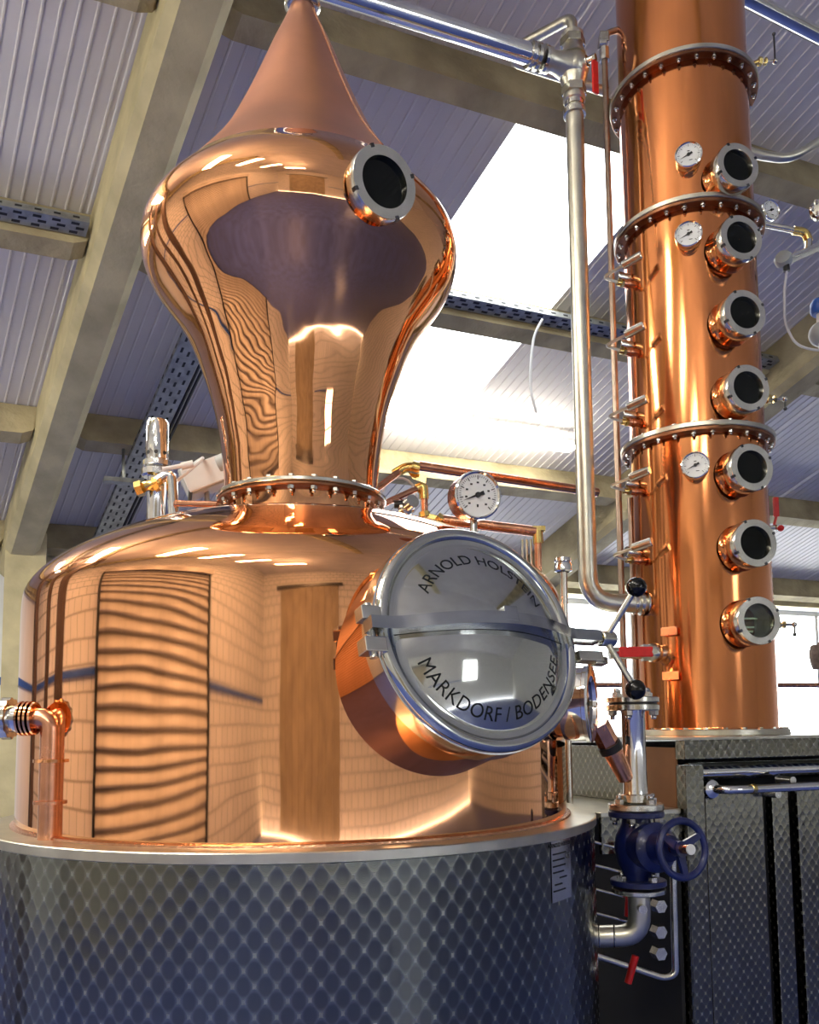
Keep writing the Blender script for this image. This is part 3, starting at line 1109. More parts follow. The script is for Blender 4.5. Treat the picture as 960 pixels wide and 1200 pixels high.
# white loop hose
hp = [atY(468 + 20 * math.cos(a), 582 + 22 * math.sin(a), 2.7) for a in np.linspace(-2.9, 1.2, 14)]
tag(MB().tube(hp, .004, 8).build('loop_hose', 'white_plastic', base=hp[-1]), 'thin white hose looped behind the neck flange', 'hose')
# clip fitting on the shoulder by the flange
q = atY(478, 592, 2.45)
t = thing('clamp_fitting', 'small steel clamp ferrule on the shoulder behind the neck flange', 'pipe fitting', q - V(0, 0, .02))
MB().lathe([(.02, -.02), (.026, -.018), (.026, -.004), (.02, 0), (.02, .03)], q, V(.5, -.8, .2), 20).build('ferrule', 'steel', t)
MB().tube([q - V(.04, 0, -.002), q - V(.01, 0, -.004)], .012, 10).build('stub', 'dark_steel', t)

# breather post with round cap
D = 2.6
cpt = atY(660, 662, D)
t = thing('breather_post', 'slim steel breather post with a round cap beside the hatch', 'vent', V(cpt.x, cpt.y, 1.27))
MB().lathe([(.012, 1.27), (.012, 1.98)], V(cpt.x, cpt.y, 0), segs=16).build('post', 'steel', t)
MB().lathe([(.02, 1.975), (.027, 1.978), (.027, 1.998), (.022, 2.006), (.027, 2.008), (.026, 2.018), (.0005, 2.024)], V(cpt.x, cpt.y, 0), segs=28, cap=False).build('cap', 'polished_steel', t)

# copper union at the pot's left flank; elbow and drop model a reflection
D = 1.62
L1 = AX + V(-.64, -.768, 0) * (RP + .004)
L1.z = atY(50, 842, L1.y).z
L2 = L1
D = L1.y
t = thing('inlet_union', 'ribbed steel union at the pot flank with reflection-shaped copper elbow', 'pipe fitting', V(L2.x, L2.y, 1.2945))
MB().tube([atY(30, 842, D), L1, V(L1.x, L1.y, 1.46)], .0205, 16, bend=.035).build('elbow', 'copper_pipe', t)
MB().tube([V(L1.x, L1.y, 1.46), V(L1.x, L1.y, 1.2945)], .0205, 16).build('reflection_pipe', 'copper_pipe', t)
MB().lathe([(.022, -.004), (.030, -.003), (.030, .003), (.022, .004)], V(L1.x, L1.y, 1.365), segs=24).build('flange', 'copper_pipe', t)
u = MB()
for k, xx in enumerate((26, 31, 36, 41)):
    p = atY(xx, 842, D)
    u.lathe([(.024, -.003), (.034 - .002 * (k == 3), -.002), (.034 - .002 * (k == 3), .002), (.024, .003)], p, V(1, 0, 0), 28)
u.build('union_rings', 'copper', t)


def knurl(i, k):
    return 1.0 if k % 4 < 2 else .93


MB().lathe([(.035, 0), (.041, .002), (.041, .020), (.035, .022)], atY(2, 842, D), V(1, 0, 0), 48, rad=knurl).build('union_nut', 'steel', t)
MB().tube([atY(-60, 842, D), atY(26, 842, D)], .027, 18).build('steel_pipe', 'polished_steel', t)
fl2 = MB().lathe([(.022, -.004), (.032, -.003), (.032, .003), (.022, .004)], V(L1.x, L1.y, 1.445), segs=24)
fl2.build('flange', 'copper', t)

# ================================================================== RECTIFYING COLUMN
CA = V(1.0386, 3.0, 0)
RC, RF = .2295, .2646
HF = [1.5 + 2.3307, 1.5 + 1.7932, 1.5 + 1.0032]
CB = 1.468
col = thing('rectifying_column', 'tall copper rectifying column with a row of portholes', 'column still', CA + V(0, 0, CB))
FT = .030
segz = [(CB + .012, HF[2] - FT), (HF[2], HF[1] - FT), (HF[1], HF[0] - FT), (HF[0], 4.75)]
for a, b in segz:
    pr = [(RC, a), (RC, a + .01), (RC, (a + b) / 2), (RC, b - .01), (RC, b)]
    if a < 1.6:
        pr = [(RC + .008, a), (RC + .003, a + .006), (RC, a + .015), (RC, (a + b) / 2), (RC, b)]
    MB().lathe(pr, CA, segs=112, cap=False).build('column_section', 'copper_column', col)
MB().lathe([(RC, 4.75), (RC - .02, 4.79), (.12, 4.84), (.0005, 4.86)], CA, segs=96, cap=False).build('column_head', 'copper_column', col)
for h in HF:
    f = MB().lathe(ring_prof(RC - .004, RF, .017), CA + V(0, 0, h - .017), segs=112, closed=True).build('column_flange', 'satin_steel', col)
    MB().lathe(ring_prof(RC - .004, RF - .003, .013), CA + V(0, 0, h - FT), segs=112, closed=True).build('lower_ring', 'copper_underside_shade', f)
    bolt_ring(f, CA + V(0, 0, h - FT), V(0, 0, -1), RC + .018, 26)
    bolt_ring(f, CA + V(0, 0, h), V(0, 0, 1), RC + .018, 26, BOLT_HEAD)
f = MB().lathe(ring_prof(RC - .01, RF, .020), CA + V(0, 0, CB), segs=112, closed=True).build('base_flange', 'satin_steel', col)
bolt_ring(f, CA + V(0, 0, CB + .020), V(0, 0, 1), RC + .021, 26, BOLT_HEAD)

SGN = V(.225, -.974, 0).normalized()
for i, y in enumerate((193, 278, 366, 454, 547, 636, 727)):
    c = CA + SGN * .315
    c.z = atY(868 + i * 4, y, c.y).z
    o = sight_glass(col, c, SGN, .078, .04, nut=.048, clear=(i == 6), neck_mat='copper_column', neck_r=.073, glass_r=.68)

# weld beads down the flank of the lower section
wb = MB()
for az in (math.radians(-22),):
    d = V(math.cos(az), math.sin(az), 0)
    z = CB + .05
    while z < HF[2] - .05:
        wb.lathe([(.0005, 0), (.008, .002), (.0005, .004)], CA + d * (RC - .002) + V(0, 0, z), d, 8, cap=False)
        z += .018
wb.build('weld_beads', 'copper_column', col)

# dial thermometers on the column
for (x, y, lb) in ((807, 181, 'small dial thermometer on the column between top and second flange'),
                   (807, 274, 'small dial thermometer on the column just below the second flange'),
                   (815, 545, 'small dial thermometer on the column just below the lowest ring flange')):
    n = V(-.30, -.95, 0).normalized()
    c = atY(x, y, 3.0 - .245)
    d = V(c.x - CA.x, c.y - CA.y, 0).normalized()
    c = CA + d * (RC + .030) + V(0, 0, 0)
    c.z = atY(x, y, c.y).z
    gauge('dial_thermometer', lb, c, d * .75 + n * .25, .044, .030, needle=math.radians(205))
gq = atY(904, 246, 3.12)
gauge('dial_thermometer', 'small dial thermometer standing off the far side of the column', gq, V(.35, -.93, 0), .040, .025, needle=math.radians(205))
MB().tube([gq + V(0, .03, 0), CA + V(.2, .1, gq.z)], .008, 8).build('stem', 'steel', bpy.data.objects[[o.name for o in bpy.data.objects if o.name.startswith('dial_thermometer')][-1]])

# lever taps on the left flank
names = ['just below the second flange', 'second below the second flange', 'just above the lowest ring flange', 'just below the lowest ring flange', 'just above the steam pipe']
for (x, y), nm in zip(((737, 338), (737, 417), (738, 499), (741, 579), (745, 659)), names):
    z = atY(x, y, 2.97).z
    d = V(-.80, -.60, 0).normalized()
    root = CA + d * (RC - .01) + V(0, 0, z)
    t = thing('lever_tap', 'steel-gripped lever tap on the column flank, %s' % nm, 'tap', root)
    out = V(-.97, -.24, 0).normalized()
    n0 = CA + V(-.97, -.24, 0).normalized() * (RC - .012) + V(0, 0, z)
    MB().cyl(n0, n0 + out * .05, .013, segs=14).cyl(n0 + out * .028, n0 + out * .036, .017, segs=14).build('copper_nipple', 'copper_pipe', t)
    MB().cyl(n0 + out * .048, n0 + out * .075, .010, segs=10).hexnut(n0 + out * .050, out, .014, .01).build('brass_gland', 'brass', t)
    MB().cyl(n0 + V(0, .02, .030) + out * .02, n0 + V(0, .02, .034) + out * .07, .019, segs=20, bevel=.002).cyl(n0 + V(0, .02, .030), n0 + V(0, .02, .030) + out * .02, .012, segs=12).build('valve_barrel', 'steel', t)
    tipp = n0 + out * .130 + V(0, 0, .014)
    g1 = n0 + V(-.012, -.13, .040)
    g0 = tipp.lerp(g1, .52)
    MB().tube([n0 + out * .06, tipp, g0], .0055, 8, bend=.02).build('lever_rod', 'satin_steel', t)
    MB().cyl(g0, g1, .0155, segs=20, bevel=.003).build('grip', 'steel', t)

# sampling cocks at the right flank
def cock(x, y, label, flip=False, D=3.02, handle='dark_steel'):
    c = atY(x, y, D)
    root = V(CA.x + .215, CA.y + .06, c.z)
    t = thing('sample_cock', label, 'tap', root)
    MB().cyl(root, c - V(.03, 0, 0), .010, segs=12).hexnut(c - V(.045, 0, 0), V(1, 0, 0), .016, .012).hexnut(c - V(.022, 0, 0), V(1, 0, 0), .014, .008).build('brass_body', 'brass', t)
    MB().cyl(c - V(.03, 0, 0), c + V(.018, 0, 0), .005, segs=8).sphere(c + V(.018, 0, 0), .010, 12).build('spindle', 'steel', t)
    s = .11 if flip else -.035
    MB().cyl(c + V(.018, 0, 0), c + V(.018, 0, s), .0035, segs=8).sphere(c + V(.018, 0, s), .007, 10).build('tee_handle', handle, t)
    return t


cock(903, 72, 'small sampling cock with long upright handle by the top flange', flip=True)
cock(914, 468, 'small brass sampling cock beside the fourth porthole', D=2.98)
cock(925, 732, 'small brass sampling cock beside the lowest porthole', D=2.98)
c = atY(911, 618, 3.05)
t = thing('drain_cock', 'sampling cock with upright red handle beside the sixth porthole', 'tap', V(CA.x + .2, 3.07, c.z))
MB().cyl(V(CA.x + .2, 3.07, c.z), c, .009, segs=12).sphere(c, .012, 12).build('cock_body', 'steel', t)
MB().cyl(c + V(-.01, 0, .01), c + V(-.002, 0, .04), .005, segs=8).box(c + V(-.001, 0, .075), (.010, .006, .036), ch=.004).build('red_handle', 'red_plastic', t)
MB().sphere(c + V(.004, -.02, -.008), .012, 12).build('red_cap', 'red_plastic', t)

# ================================================================== vapour pipe, three-way valve
VP = V(.6203, 2.93, 0)
zv = 3.899
zb = atY(680, 708, 2.95).z
pb = atY(681, 700, 2.95)
t = thing('vapour_pipe', 'upright stainless pipe bending into the foot of the column', 'pipe', V(VP.x, VP.y, zb))
end = CA + (VP - CA).normalized() * RC
end.z = zb
MB().tube([V(VP.x, VP.y, zv - .14), V(VP.x, VP.y, zb), V(CA.x - .215, 2.95, zb)], .0325, 20, bend=.10).build('pipe', 'satin_steel', t)
u = MB()
for k, xx in enumerate((.62 + .115, .62 + .135, .62 + .155)):
    u.lathe([(.034, -.006), (.040 + .003 * k, -.005), (.040 + .003 * k, .005), (.034, .006)], V(VP.x + .165 + .022 * k, 2.95, zb), V(1, 0, 0), 28)
u.build('union_rings', 'steel', t)
MB().lathe([(.0335, -.012), (.041, -.010), (.041, .010), (.0335, .012)], V(VP.x, VP.y, zv - .175), segs=28).lathe([(.03, 0), (.036, .004), (.036, .02), (.03, .024)], V(VP.x, VP.y, zv - .155), segs=24).build('clamp', 'steel', t)

t = thing('three_way_valve', 'steel three-way ball valve with red handle atop the vapour pipe', 'valve', V(VP.x, VP.y, zv - .14))
c = V(VP.x, VP.y, zv)
vb = MB().sphere(c, .058, 28)
vb.lathe([(.034, -.135), (.040, -.13), (.040, -.115), (.034, -.11), (.036, -.08), (.050, -.04)], c, segs=28)
vb.lathe([(.034, .135), (.040, .13), (.040, .115), (.034, .11), (.036, .08), (.050, .04)], c, segs=28)
hd = (atZ(430, 3, zv) - atZ(640, 70, zv))
hd.z = 0
hd.normalize()
vb.lathe([(.050, .03), (.038, .07), (.036, .10), (.044, .103), (.044, .125), (.036, .128)], c, hd, 28)
vb.build('valve_body', 'satin_steel', t)
MB().hexnut(c + V(.0, 0, -.105), V(0, 0, 1), .046, .03).build('union_nut', 'steel', t)
MB().hexnut(c + V(.0, 0, .085), V(0, 0, 1), .046, .028).build('union_nut', 'steel', t)
st = c + V(.045, -.035, 0)
MB().cyl(c, st, .02, segs=16).cyl(st, st + V(.02, -.014, 0), .012, segs=12).hexnut(st + V(.018, -.012, 0), V(.8, -.55, 0), .014, .01).build('stem', 'steel', t)
MB().box(st + V(.022, -.014, -.075), (.013, .005, .062), (V(.85, .5, 0), V(-.5, .85, 0), V(0, 0, 1)), ch=.003).build('red_handle', 'red_plastic', t)

# main stainless pipe to the helmet
pstart = c + hd * .125
pend = atZ(418, 0, zv) + hd * .35
t = thing('spirit_pipe', 'thick polished steel pipe crossing above the helmet to the valve', 'pipe', pstart)
MB().tube([pstart + hd * .02, pend, V(AX.x - .0, AX.y, zv), V(AX.x, AX.y, 3.535)], .036, 22, bend=.12).build('pipe', 'polished_steel', t)
u = MB()
for k, s in enumerate((.0, .03, .055)):
    u.lathe([(.036, -.008), (.046, -.006), (.046, .006), (.036, .008)], pstart + hd * s, hd, 28)
u.build('clamp_ring', 'steel', t)
# bypass loops behind the valve
p1 = c + V(0, .0, .135)
t = thing('bypass_pipe', 'bent stainless bypass pipe looping behind the three-way valve', 'pipe', p1)
MB().tube([c + V(0, 0, .13), c + V(0, .0, .20), atY(612, 52, 3.1), atY(600, 72, 3.15), atY(712, 108, 3.2)], .019, 14, bend=.05).build('pipe', 'satin_steel', t)
# slim riser pipes
vtop = atY(706, 5, 2.86)
vbx = atY(716, 300, 3.02).x
t = thing('riser_pipe', 'slim copper-brown riser pipe between vapour pipe and column', 'pipe', V(vbx, 3.02, 1.47))
MB().tube([V(vbx, 3.02, 1.47), V(vbx, 3.02, 4.11), V(CA.x - .215, 3.02, 4.13)], .0115, 12, bend=.03).build('pipe', 'riser_brown', t)
MB().cyl(V(vbx, 3.02, 4.00), V(vbx, 3.02, 4.05), .019, segs=8).cyl(V(vbx - .02, 3.02, 4.07), V(vbx + .005, 3.02, 4.07), .02, segs=10).box(V(vbx, 3.02, 4.09), (.018, .018, .02), ch=.004).build('elbow_fitting', 'nut_steel', t)
v2 = atY(739, 600, 3.06)
tag(MB().tube([V(v2.x, 3.06, 1.47), V(v2.x, 3.06, 2.33)], .010, 10).build('riser_pipe', 'riser_brown', base=V(v2.x, 3.06, 1.47)),
    'short slim riser pipe close against the lower column flank', 'pipe')

# red handled ball valve on the column foot
c0 = atY(770, 765, 2.86)
t = thing('ball_valve', 'steel ball valve with long red lever at the column foot', 'valve', c0)
d = (V(CA.x, CA.y, c0.z) - c0).normalized()
bv = MB().cyl(c0 - V(.02, .0, 0), V(CA.x, CA.y, c0.z) - d * (RC - .01), .026, segs=20).sphere(c0 - V(.012, 0, 0), .033, 20).cyl(c0 - V(.16, .0, 0), c0 - V(.03, .0, 0), .02, segs=16).hexnut(c0 - V(.05, 0, 0), V(1, 0, 0), .032, .02)
bv.build('valve_body', 'steel', t)
MB().box(c0 + V(-.082, -.045, .0), (.056, .005, .017), ch=.004).build('red_lever', 'red_plastic', t)
MB().cyl(c0 + V(-.02, -.05, 0), c0 + V(-.02, 0, 0), .010, segs=10).build('stem', 'steel', t)
# label tags on the column foot
for (x, y, lb) in ((768, 740, 'small copper tag riveted above the ball valve'), (770, 792, 'small copper tag riveted below the ball valve')):
    a = CA + V(-.72, -.69, 0).normalized() * (RC + .012)
    a.z = atY(x, y, a.y).z
    tag(MB().box(a, (.030, .0015, .014), (V(.69, -.72, 0), V(.72, .69, 0), V(0, 0, 1)), ch=.0008).cyl(a, a + V(.72, .69, 0) * .02, .004, segs=8).build('copper_tag', 'copper_pipe', base=a), lb, 'tag')

# ================================================================== CABINET UNDER THE COLUMN
A = V(.78, 2.45, 0)


def cab(s, tt, z):
    return A + E1 * s + E2 * tt + V(0, 0, z)


AXC = (E1, E2, V(0, 0, 1))
ct = CB
cabt = thing('steel_cabinet', 'engine-turned stainless cabinet carrying the copper column', 'cabinet', cab(.8, .5, 0))
MB().box(cab(.8, .5, ct - .004), (.8, .495, .004), AXC, ch=.001).build('top', 'satin_steel', cabt)
MB().box(cab(.8, .02, ct - .036), (.8, .02, .027), AXC, ch=.002).build('top_rail', 'engine_turned_panel', cabt)
MB().box(cab(.032, .02, (ct - .08) / 2), (.032, .02, (ct - .08) / 2), AXC, ch=.002).build('corner_post', 'engine_turned_panel', cabt)
MB().box(cab(.006, .13, (ct - .03) / 2 + .01), (.004, .085, (ct - .05) / 2), AXC).build('side_panel', 'panel_pot_reflection', cabt)
MB().box(cab(.006, .60, (ct - .03) / 2 + .01), (.004, .38, (ct - .05) / 2), AXC).build('side_panel', 'engine_turned_panel', cabt)
MB().box(cab(.8, .97, ct / 2), (.8, .01, ct / 2 - .03), AXC).build('back_panel', 'dark_steel', cabt)
MB().box(cab(1.59, .5, ct / 2), (.01, .47, ct / 2 - .03), AXC).build('side_panel', 'engine_turned_panel', cabt)
MB().box(cab(.8, .12, ct / 2 - .02), (.73, .004, ct / 2 - .06), AXC).build('inner_panel', 'gap_shade_black', cabt)
MB().tube([cab(.07, .075, ct - .105), cab(1.55, .075, ct - .105)], .028, 18).build('crossbar', 'polished_steel', cabt)
dz = 1.325
DOORS = [(.085, .30), (.335, .40), (.435, 1.0), (1.02, 1.56)]
for i, (s0, s1) in enumerate(DOORS):
    d = MB().box(cab((s0 + s1) / 2, .035, dz / 2 + .03), ((s1 - s0) / 2, .014, dz / 2 - .03), AXC, ch=.003).build('door' if i != 1 else 'door_stile', 'engine_turned_panel', cabt)
hn = MB().tube([cab(.10, .03, 1.318), cab(.115, -.03, 1.318), cab(.16, -.045, 1.318), cab(1.3, -.045, 1.318)], .0125, 14, bend=.02)
hn = hn.build('handle_rail', 'polished_steel', cabt)
MB().lathe([(.028, 0), (.030, .004), (.026, .014), (.014, .02)], cab(.10, .02, 1.318), -E2, 24).build('handle_boss', 'polished_steel', hn)
for s in (.31, .37):
    MB().cyl(cab(s, .03, 1.318 + (.018 if s > .35 else -.02)), cab(s, -.03, 1.318 + (.018 if s > .35 else -.02)), .012, segs=12).build('handle_stay', 'nut_steel', hn)
MB().lathe([(.0145, -.006), (.0145, .006)], cab(.20, -.045, 1.318), E1, 16).build('handle_ring', 'brass', hn)

# low steel counter between pot and cabinet
low = thing('steel_counter', 'low stainless counter in the gap between jacket and cabinet', 'counter', cab(-.14, .35, 0))
MB().box(cab(-.14, .365, 1.258), (.135, .345, .008), AXC, ch=.002).build('top', 'satin_steel', low)
MB().box(cab(-.14, .026, 1.205), (.135, .006, .05), AXC).build('apron', 'engine_turned_panel', low)
MB().box(cab(-.14, .70, .62), (.135, .01, .62), AXC).build('back_panel', 'gap_shade_black', low)
MB().box(cab(-.012, .36, .60), (.006, .33, .60), AXC).build('side_panel', 'gap_shade_black', low)
# loop bracket rack with red-handled cocks in the gap
rk = thing('manifold_rack', 'steel rod rack with red-handled cocks in the dark gap', 'rack', cab(-.15, -.02, .70))
q = [atY(690, 1000, 2.36), atY(788, 985, 2.36), atY(792, 1142, 2.36), atY(778, 1146, 2.36), atY(694, 1118, 2.36)]
MB().tube(q[1:], .010, 10, bend=.02).build('rod_loop', 'steel', rk)
for k, y in enumerate((985, 1012, 1040, 1068)):
    MB().tube([atY(690, y, 2.37), atY(745, y + 14, 2.37)], .004, 8).build('rod', 'steel', rk)
for k, y in enumerate((1000, 1052, 1130)):
    MB().cyl(atY(738 if k < 2 else 745, y - 10, 2.35), atY(736, y + 22, 2.35), .010, segs=10).build('red_handle', 'red_plastic', rk)
for k, y in enumerate((1060, 1090, 1115)):
    MB().hexnut(atY(768, y, 2.36), V(.3, -1, 0), .018, .03).build('cock_body', 'nut_steel', rk)

# ================================================================== GATE VALVE STACK
GX, GY = .545, 2.10
gb = V(GX, GY, 0)
z = lambda y: atY(745, y, GY).z
t = thing('sight_tube', 'upright steel spool tube with flanges above the blue valve', 'pipe', V(GX, GY, z(948)))
MB().lathe([(.030, z(930)), (.029, z(925)), (.0285, z(905)), (.0285, z(836)), (.031, z(832))], gb, segs=28).build('tube', 'polished_steel', t)
f = MB().lathe(ring_prof(.02, .066, .016), V(GX, GY, z(949)), segs=48, closed=True).lathe(ring_prof(.03, .040, .02), V(GX, GY, z(940)), segs=32, closed=True).build('flange', 'steel', t)
bolt_ring(f, V(GX, GY, z(949) + .016), V(0, 0, 1), .052, 4, BOLT_BIG, phase=.3)
f = MB().lathe(ring_prof(.02, .064, .015), V(GX, GY, z(833)), segs=48, closed=True).lathe(ring_prof(.0, .064, .013), V(GX, GY, z(833) + .020), segs=48, closed=True).build('flange', 'steel', t)
MB().lathe(ring_prof(.0, .058, .005, .001), V(GX, GY, z(833) + .015), segs=40, closed=True).build('gasket', 'black_rubber', f)
bolt_ring(f, V(GX, GY, z(833)), V(0, 0, -1), .050, 4, BOLT_BIG, phase=.3)
bolt_ring(f, V(GX, GY, z(833) + .033), V(0, 0, 1), .050, 4, BOLT_BIG, phase=.3)
# angled copper nozzle
n0, n1 = atY(734, 912, GY - .01), atY(700, 846, GY - .05)
ax = (n1 - n0).normalized()
t = thing('copper_nozzle', 'angled copper nozzle with black ring on the spool tube', 'pipe fitting', n0)
MB().cyl(n0, n0 + ax * .085, .020, .024, segs=20).build('nozzle_arm', 'copper_pipe', t)
MB().cyl(n0 + ax * .080, n0 + ax * .098, .029, segs=20).build('rubber_ring', 'black_rubber', t)
MB().cyl(n0 + ax * .098, n0 + ax * .155, .026, segs=6).build('hex_cap', 'copper_pipe', t)

t = thing('gate_valve', 'blue cast gate valve with a spoked handwheel', 'valve', V(GX, GY, z(1037)))
f = MB().lathe(ring_prof(.0, .066, .014), V(GX, GY, z(957)), segs=48, closed=True).build('flange', 'cast_blue', t)
bolt_ring(f, V(GX, GY, z(957)), V(0, 0, -1), .052, 4, BOLT_BIG, phase=.3)
f = MB().lathe(ring_prof(.0, .066, .014), V(GX, GY, z(1037)), segs=48, closed=True).build('flange', 'cast_blue', t)
bolt_ring(f, V(GX, GY, z(1037) + .014), V(0, 0, 1), .052, 4, BOLT_BIG, phase=.3)
wn = V(.42, -.90, .0).normalized()
wc = atY(800, 995, GY - .155)
bd = MB().lathe([(.034, z(1034)), (.036, z(1024)), (.050, z(1008)), (.054, z(993)), (.050, z(978)), (.036, z(966)), (.034, z(958))], gb, segs=32)
cvz = V(GX, GY, z(992))
axw = (wc - cvz).normalized()
bd.lathe([(.048, 0), (.050, .03), (.056, .055), (.058, .075), (.052, .082), (.040, .088), (.034, .11), (.030, .125), (.018, .13)], cvz, axw, 32)
bd.build('valve_body', 'cast_blue', t)
wu, ww, _ = basis(axw)
wh = MB()
ring = []
N = 48
vs, fs = [], []
for k in range(N):
    a = 2 * PI * k / N
    rd = wu * math.cos(a) + ww * math.sin(a)
    for j in range(10):
        b = 2 * PI * j / 10
        vs.append(wc + rd * (.062 + .0085 * math.cos(b)) + axw * (.0075 * math.sin(b)))
for k in range(N):
    for j in range(10):
        fs.append((k * 10 + j, ((k + 1) % N) * 10 + j, ((k + 1) % N) * 10 + (j + 1) % 10, k * 10 + (j + 1) % 10))
wh.add(vs, fs)
for k in range(3):
    a = math.radians(90 + 60 + 120 * k)
    rd = wu * math.cos(a) + ww * math.sin(a)
    td = axw.cross(rd)
    wh.prism([wc + rd * .012 + td * .010 - axw * .014, wc + rd * .062 + td * .006 - axw * .003, wc + rd * .062 - td * .006 - axw * .003, wc + rd * .012 - td * .010 - axw * .014], axw * .009)
wh.lathe([(.018, -.02), (.018, .0)], wc, axw, 20)
wh.build('handwheel', 'cast_blue', t)
MB().cyl(wc - axw * .05, wc + axw * .026, .0105, segs=16).build('stem', 'copper_pipe', t)
MB().cyl(wc + axw * .026, wc + axw * .030, .0115, segs=20).build('stem_cap', 'white_plastic', t)

t = thing('drain_pipe', 'stainless drain pipe curving from under the blue valve to the jacket', 'pipe', V(GX, GY, z(1100)))
f = MB().lathe(ring_prof(.0, .064, .012), V(GX, GY, z(1046)), segs=48, closed=True).build('flange', 'steel', t)
zz = z(1096)
MB().tube([V(GX, GY, z(1047)), V(GX, GY, zz), V(GX - .155, GY + .03, zz - .01), V(GX - .17, GY + .22, zz + .14)], .0265, 18, bend=.06).build('pipe', 'satin_steel', t)
MB().lathe([(.027, -.002), (.0285, 0), (.027, .002)], V(GX - .06, GY + .011, zz - .003), V(-1, .19, 0), 20).build('weld', 'steel', t)
MB().lathe([(.027, -.002), (.0285, 0), (.027, .002)], V(GX - .095, GY + .018, zz - .005), V(-1, .19, 0), 20).build('weld', 'steel', t)
q = atY(751, 1064, GY - .03)
MB().cyl(q, q + V(0, -.02, 0), .010, segs=12).build('plug', 'steel', t)

# ================================================================== things on the right
ra, rb_ = atZ(880, 1, 4.6), atZ(975, 50, 4.6)
dd = (rb_ - ra).normalized()
tag(MB().tube([ra - dd * .28, rb_ + dd * .6], .033, 18).build('overhead_pipe', 'polished_steel', base=ra), 'polished steel pipe crossing high beyond the column top', 'pipe')
pz = [atY(870, 175, 3.3), atY(890, 182, 3.3), atY(920, 186, 3.3), atY(938, 180, 3.3), atY(985, 150, 3.3)]
tag(MB().tube(pz, .019, 14, bend=.08).build('bent_pipe', 'satin_steel', base=pz[0]), 'bent steel pipe leaving the column beside the top porthole', 'pipe')
t = thing('sensor_line', 'steel side line with brass elbow and tee beside the second porthole', 'pipe', atY(940, 272, 3.1))
MB().tube([atY(892, 262, 3.1), atY(936, 271, 3.1)], .012, 12).build('pipe', 'steel', t)
MB().tube([atY(930, 270, 3.1), atY(944, 272, 3.1), atY(948, 283, 3.1)], .016, 12, bend=.02).build('brass_elbow', 'brass', t)
MB().tube([atY(948, 280, 3.1), atY(947, 292, 3.08)], .013, 12).tube([atY(922, 306, 3.02), atY(970, 284, 3.12)], .0165, 14).build('tee', 'polished_steel', t)
qq = atY(918, 303, 3.0)
t = thing('level_sensor', 'clear round sensor head on the side line with white cable', 'sensor', qq)
MB().lathe([(.012, -.02), (.030, -.016), (.032, .0), (.026, .012), (.0005, .014)], qq, V(-.5, -.8, .2), 24, cap=False).build('sensor_head', 'grey_plastic', t)
MB().cyl(atY(921, 308, 3.0), atY(922, 318, 3.0), .012, segs=12).build('cable_gland', 'black_rubber', t)
MB().tube([atY(922, 318, 3.0), atY(919, 345, 3.0), atY(920, 380, 3.0), atY(932, 403, 3.0), atY(950, 410, 3.0), atY(985, 411, 3.0)], .0045, 8, bend=.05).build('cable', 'white_plastic', t)
qq = atY(962, 244, 2.9)
t = thing('pipe_flange', 'round steel pipe clamp with bolts high beside the column', 'pipe fitting', qq)
MB().lathe([(.015, -.03), (.036, -.022), (.038, -.004), (.03, .006), (.018, .008)], qq, V(-.35, -.93, 0), 28).build('clamp', 'steel', t)
bolt_ring(bpy.data.objects[t.children[0].name], qq + V(-.35, -.93, 0).normalized() * .004, V(-.35, -.93, 0), .027, 6)
MB().tube([qq, qq + V(.25, .1, 0)], .018, 12).build('pipe', 'steel', t)
qq = atY(962, 362, 3.0)
t = thing('flow_transmitter', 'round transmitter with blue cap and clear bowl beside the column', 'sensor', qq - V(0, 0, .1))
MB().lathe([(.03, -.02), (.036, -.012), (.036, .02), (.026, .034), (.0005, .036)], qq, V(0, 0, 1), 28).build('blue_cap', 'blue_paint', t)
MB().lathe([(.016, -.055), (.016, -.02)], qq, V(0, 0, 1), 20).build('neck', 'white_plastic', t)
MB().sphere(qq - V(0, 0, .095), .046, 24).build('bowl', 'grey_plastic', t)
MB().cyl(qq - V(.012, .01, .16), qq - V(.012, .01, .135), .009, segs=10).build('drain_plug', 'white_plastic', t)
qq = atY(960, 770, 6.0)
tag(MB().tube([qq + V(0, 0, .085), qq + V(.0, 0, .03), qq - V(0, 0, .03), qq - V(0, 0, .085)], [.05, .065, .06, .045], 12).tube([qq + V(0, 0, .085), qq + V(.3, 0, .12)], .02, 8).build('pipe_insulation', 'insulation', base=qq),
    'brown wrapped pipe insulation in front of the window', 'pipe insulation')
pa, pb = atY(905, 803, 7.0), atY(990, 803, 7.2)
tag(MB().tube([pa - V(1.9, .4, 0), pb], .02, 12).build('window_pipe', 'copper_pipe', base=pa), 'thin copper pipe running in front of the window strip', 'pipe')

# ================================================================== cable trays, hanging cable, left wall parts
def tray(name, label, a, b, w, up, side, rails=True):
    a, b = Vector(a), Vector(b)
    d = (b - a).normalized()
    L = (b - a).length
    t = thing(name, label, 'cable tray', (a + b) / 2)
    mb = MB()
    mb.box((a + b) / 2, (L / 2, w / 2, .0015), (d, side, up))
    mb.box((a + b) / 2 + side * (w / 2) + up * .025, (L / 2, .0015, .025), (d, side, up))
    mb.box((a + b) / 2 - side * (w / 2) + up * .025, (L / 2, .0015, .025), (d, side, up))
    mb.build('channel', 'galvanised', t)
    sl = MB()
    n = int(L / .10)
    for k in range(n):
        q = a + d * (.05 + .10 * k)
        for j, s in enumerate((-.3, 0, .3)):
            sl.box(q + side * (w * s) + d * (.03 * (j % 2)) - up * .0018, (.022, .008, .0015), (d, side, up))
        for sg in (-1, 1):
            sl.box(q + up * .027 + side * (sg * (w / 2 + .002)), (.018, .0012, .007), (d, side, up))
    tag(sl.build('slots', 'black_rubber', t), kind='stuff')
    return t


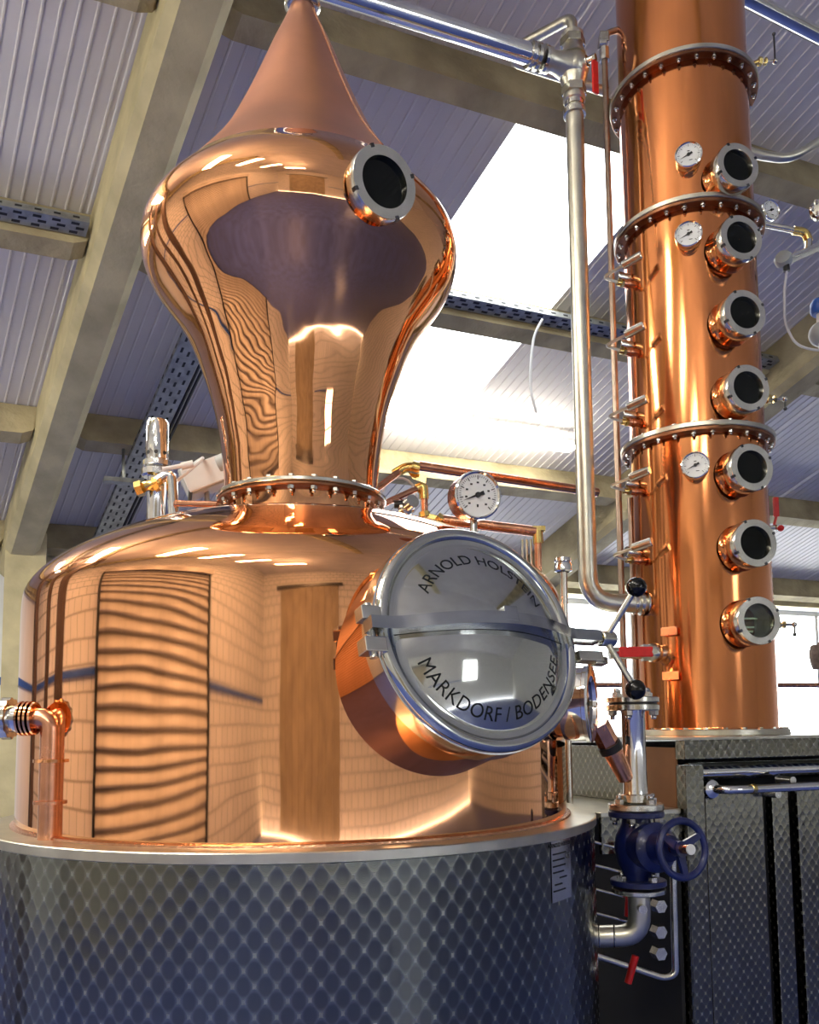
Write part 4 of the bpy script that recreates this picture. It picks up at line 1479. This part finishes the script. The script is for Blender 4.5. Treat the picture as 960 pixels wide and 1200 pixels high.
up = NR
tray('cable_tray', 'grey perforated cable tray sloping behind the safety valve', roof(3.2 * K, 1.10 * K, .30), roof(5.45 * K, 1.10 * K, .30), .17, NR, EP)
MB().tube([roof(3.2 * K, 1.10 * K + .11, .28), roof(5.45 * K, 1.10 * K + .11, .28)], .012, 8).tube([roof(3.2 * K, 1.10 * K + .14, .28), roof(5.45 * K, 1.10 * K + .14, .28)], .012, 8).build('cable', 'black_rubber', bpy.data.objects['cable_tray'])
tray('cable_tray', 'perforated cable tray along the second purlin, shutter side of rafter', roof(3.36 * K - .13, -2.2 * K, .20), roof(3.36 * K - .13, .73 * K - .16, .20), .10, NR, ER)
tray('cable_tray', 'perforated cable tray along the second purlin under the skylight', roof(3.36 * K - .13, .73 * K + .16, .20), roof(3.36 * K - .13, 3.76 * K - .16, .20), .10, NR, ER)
h = [atY(636, 374, 5.6), atY(626, 392, 5.6), atY(622, 425, 5.6), atY(622, 460, 5.6), atY(629, 484, 5.6)]
tag(MB().tube(h, .009, 8, bend=.1).build('hanging_cable', 'white_plastic', base=h[0]), 'white cable hanging from the tray under the skylight', 'cable')
hs = [roof(4.38 * K, 1.02 * K, .24), roof(4.38 * K, 1.02 * K, .55)]
t = thing('hanger_bracket', 'slotted steel hanger under the third purlin beside the cable tray', 'bracket', hs[0])
MB().tube(hs, .012, 6).box(hs[1], (.14, .02, .02), (EP, ER, NR)).build('strut', 'galvanised', t)

# blue dado rail round the walls
for i, (c0, c1, th, lb) in enumerate((
        (bpt(GP, BW - .02, 1.96), bpt(WP[0][0] - .1, BW - .02, 1.96), E2, 'blue dado rail on the white eaves wall'),
        (bpt(GP + .02, BACKB, 1.96), bpt(GP + .02, SH0 - .15, 1.96), E1, 'blue dado rail on the gable wall beside the shutter'),
        (bpt(GP + .02, SH1 + .15, 1.96), bpt(GP + .02, BW, 1.96), E1, 'blue dado rail on the gable wall towards the eaves'),
        (bpt(.7, BACKB + .02, 1.96), bpt(WBP[0] - .1, BACKB + .02, 1.96), E2, 'blue dado rail on the blockwork wall'))):
    d = (c1 - c0).normalized()
    o = MB().box((c0 + c1) / 2, ((c1 - c0).length / 2, .02, .035), (d, th, V(0, 0, 1)), ch=.004).build('trim_%d' % (i + 2), 'blue_paint', base=(c0 + c1) / 2)
    tag(o, lb, 'rail', kind='structure')
# brown steel stanchions on the shutter side, mirrored in the flank of the pot
for i, (x, y, r) in enumerate(((-3.55, 3.35, .10), (-3.8, 2.75, .07), (-3.9, 2.2, .13))):
    base = V(x, y, 0)
    t = thing('steel_stanchion', ['slim brown steel stanchion with base plate near the eaves', 'thin brown steel stanchion between the other two',
                                  'stout brown steel stanchion with base plate by the shutter'][i], 'post', base, kind='structure')
    MB().box(base + V(0, 0, 2.3), (r, r, 2.3), (E1, E2, V(0, 0, 1)), ch=.01).build('shaft', 'stanchion_brown', t)
    MB().box(base + V(0, 0, .012), (r + .08, r + .08, .012), (E1, E2, V(0, 0, 1))).build('base_plate', 'dark_steel', t)
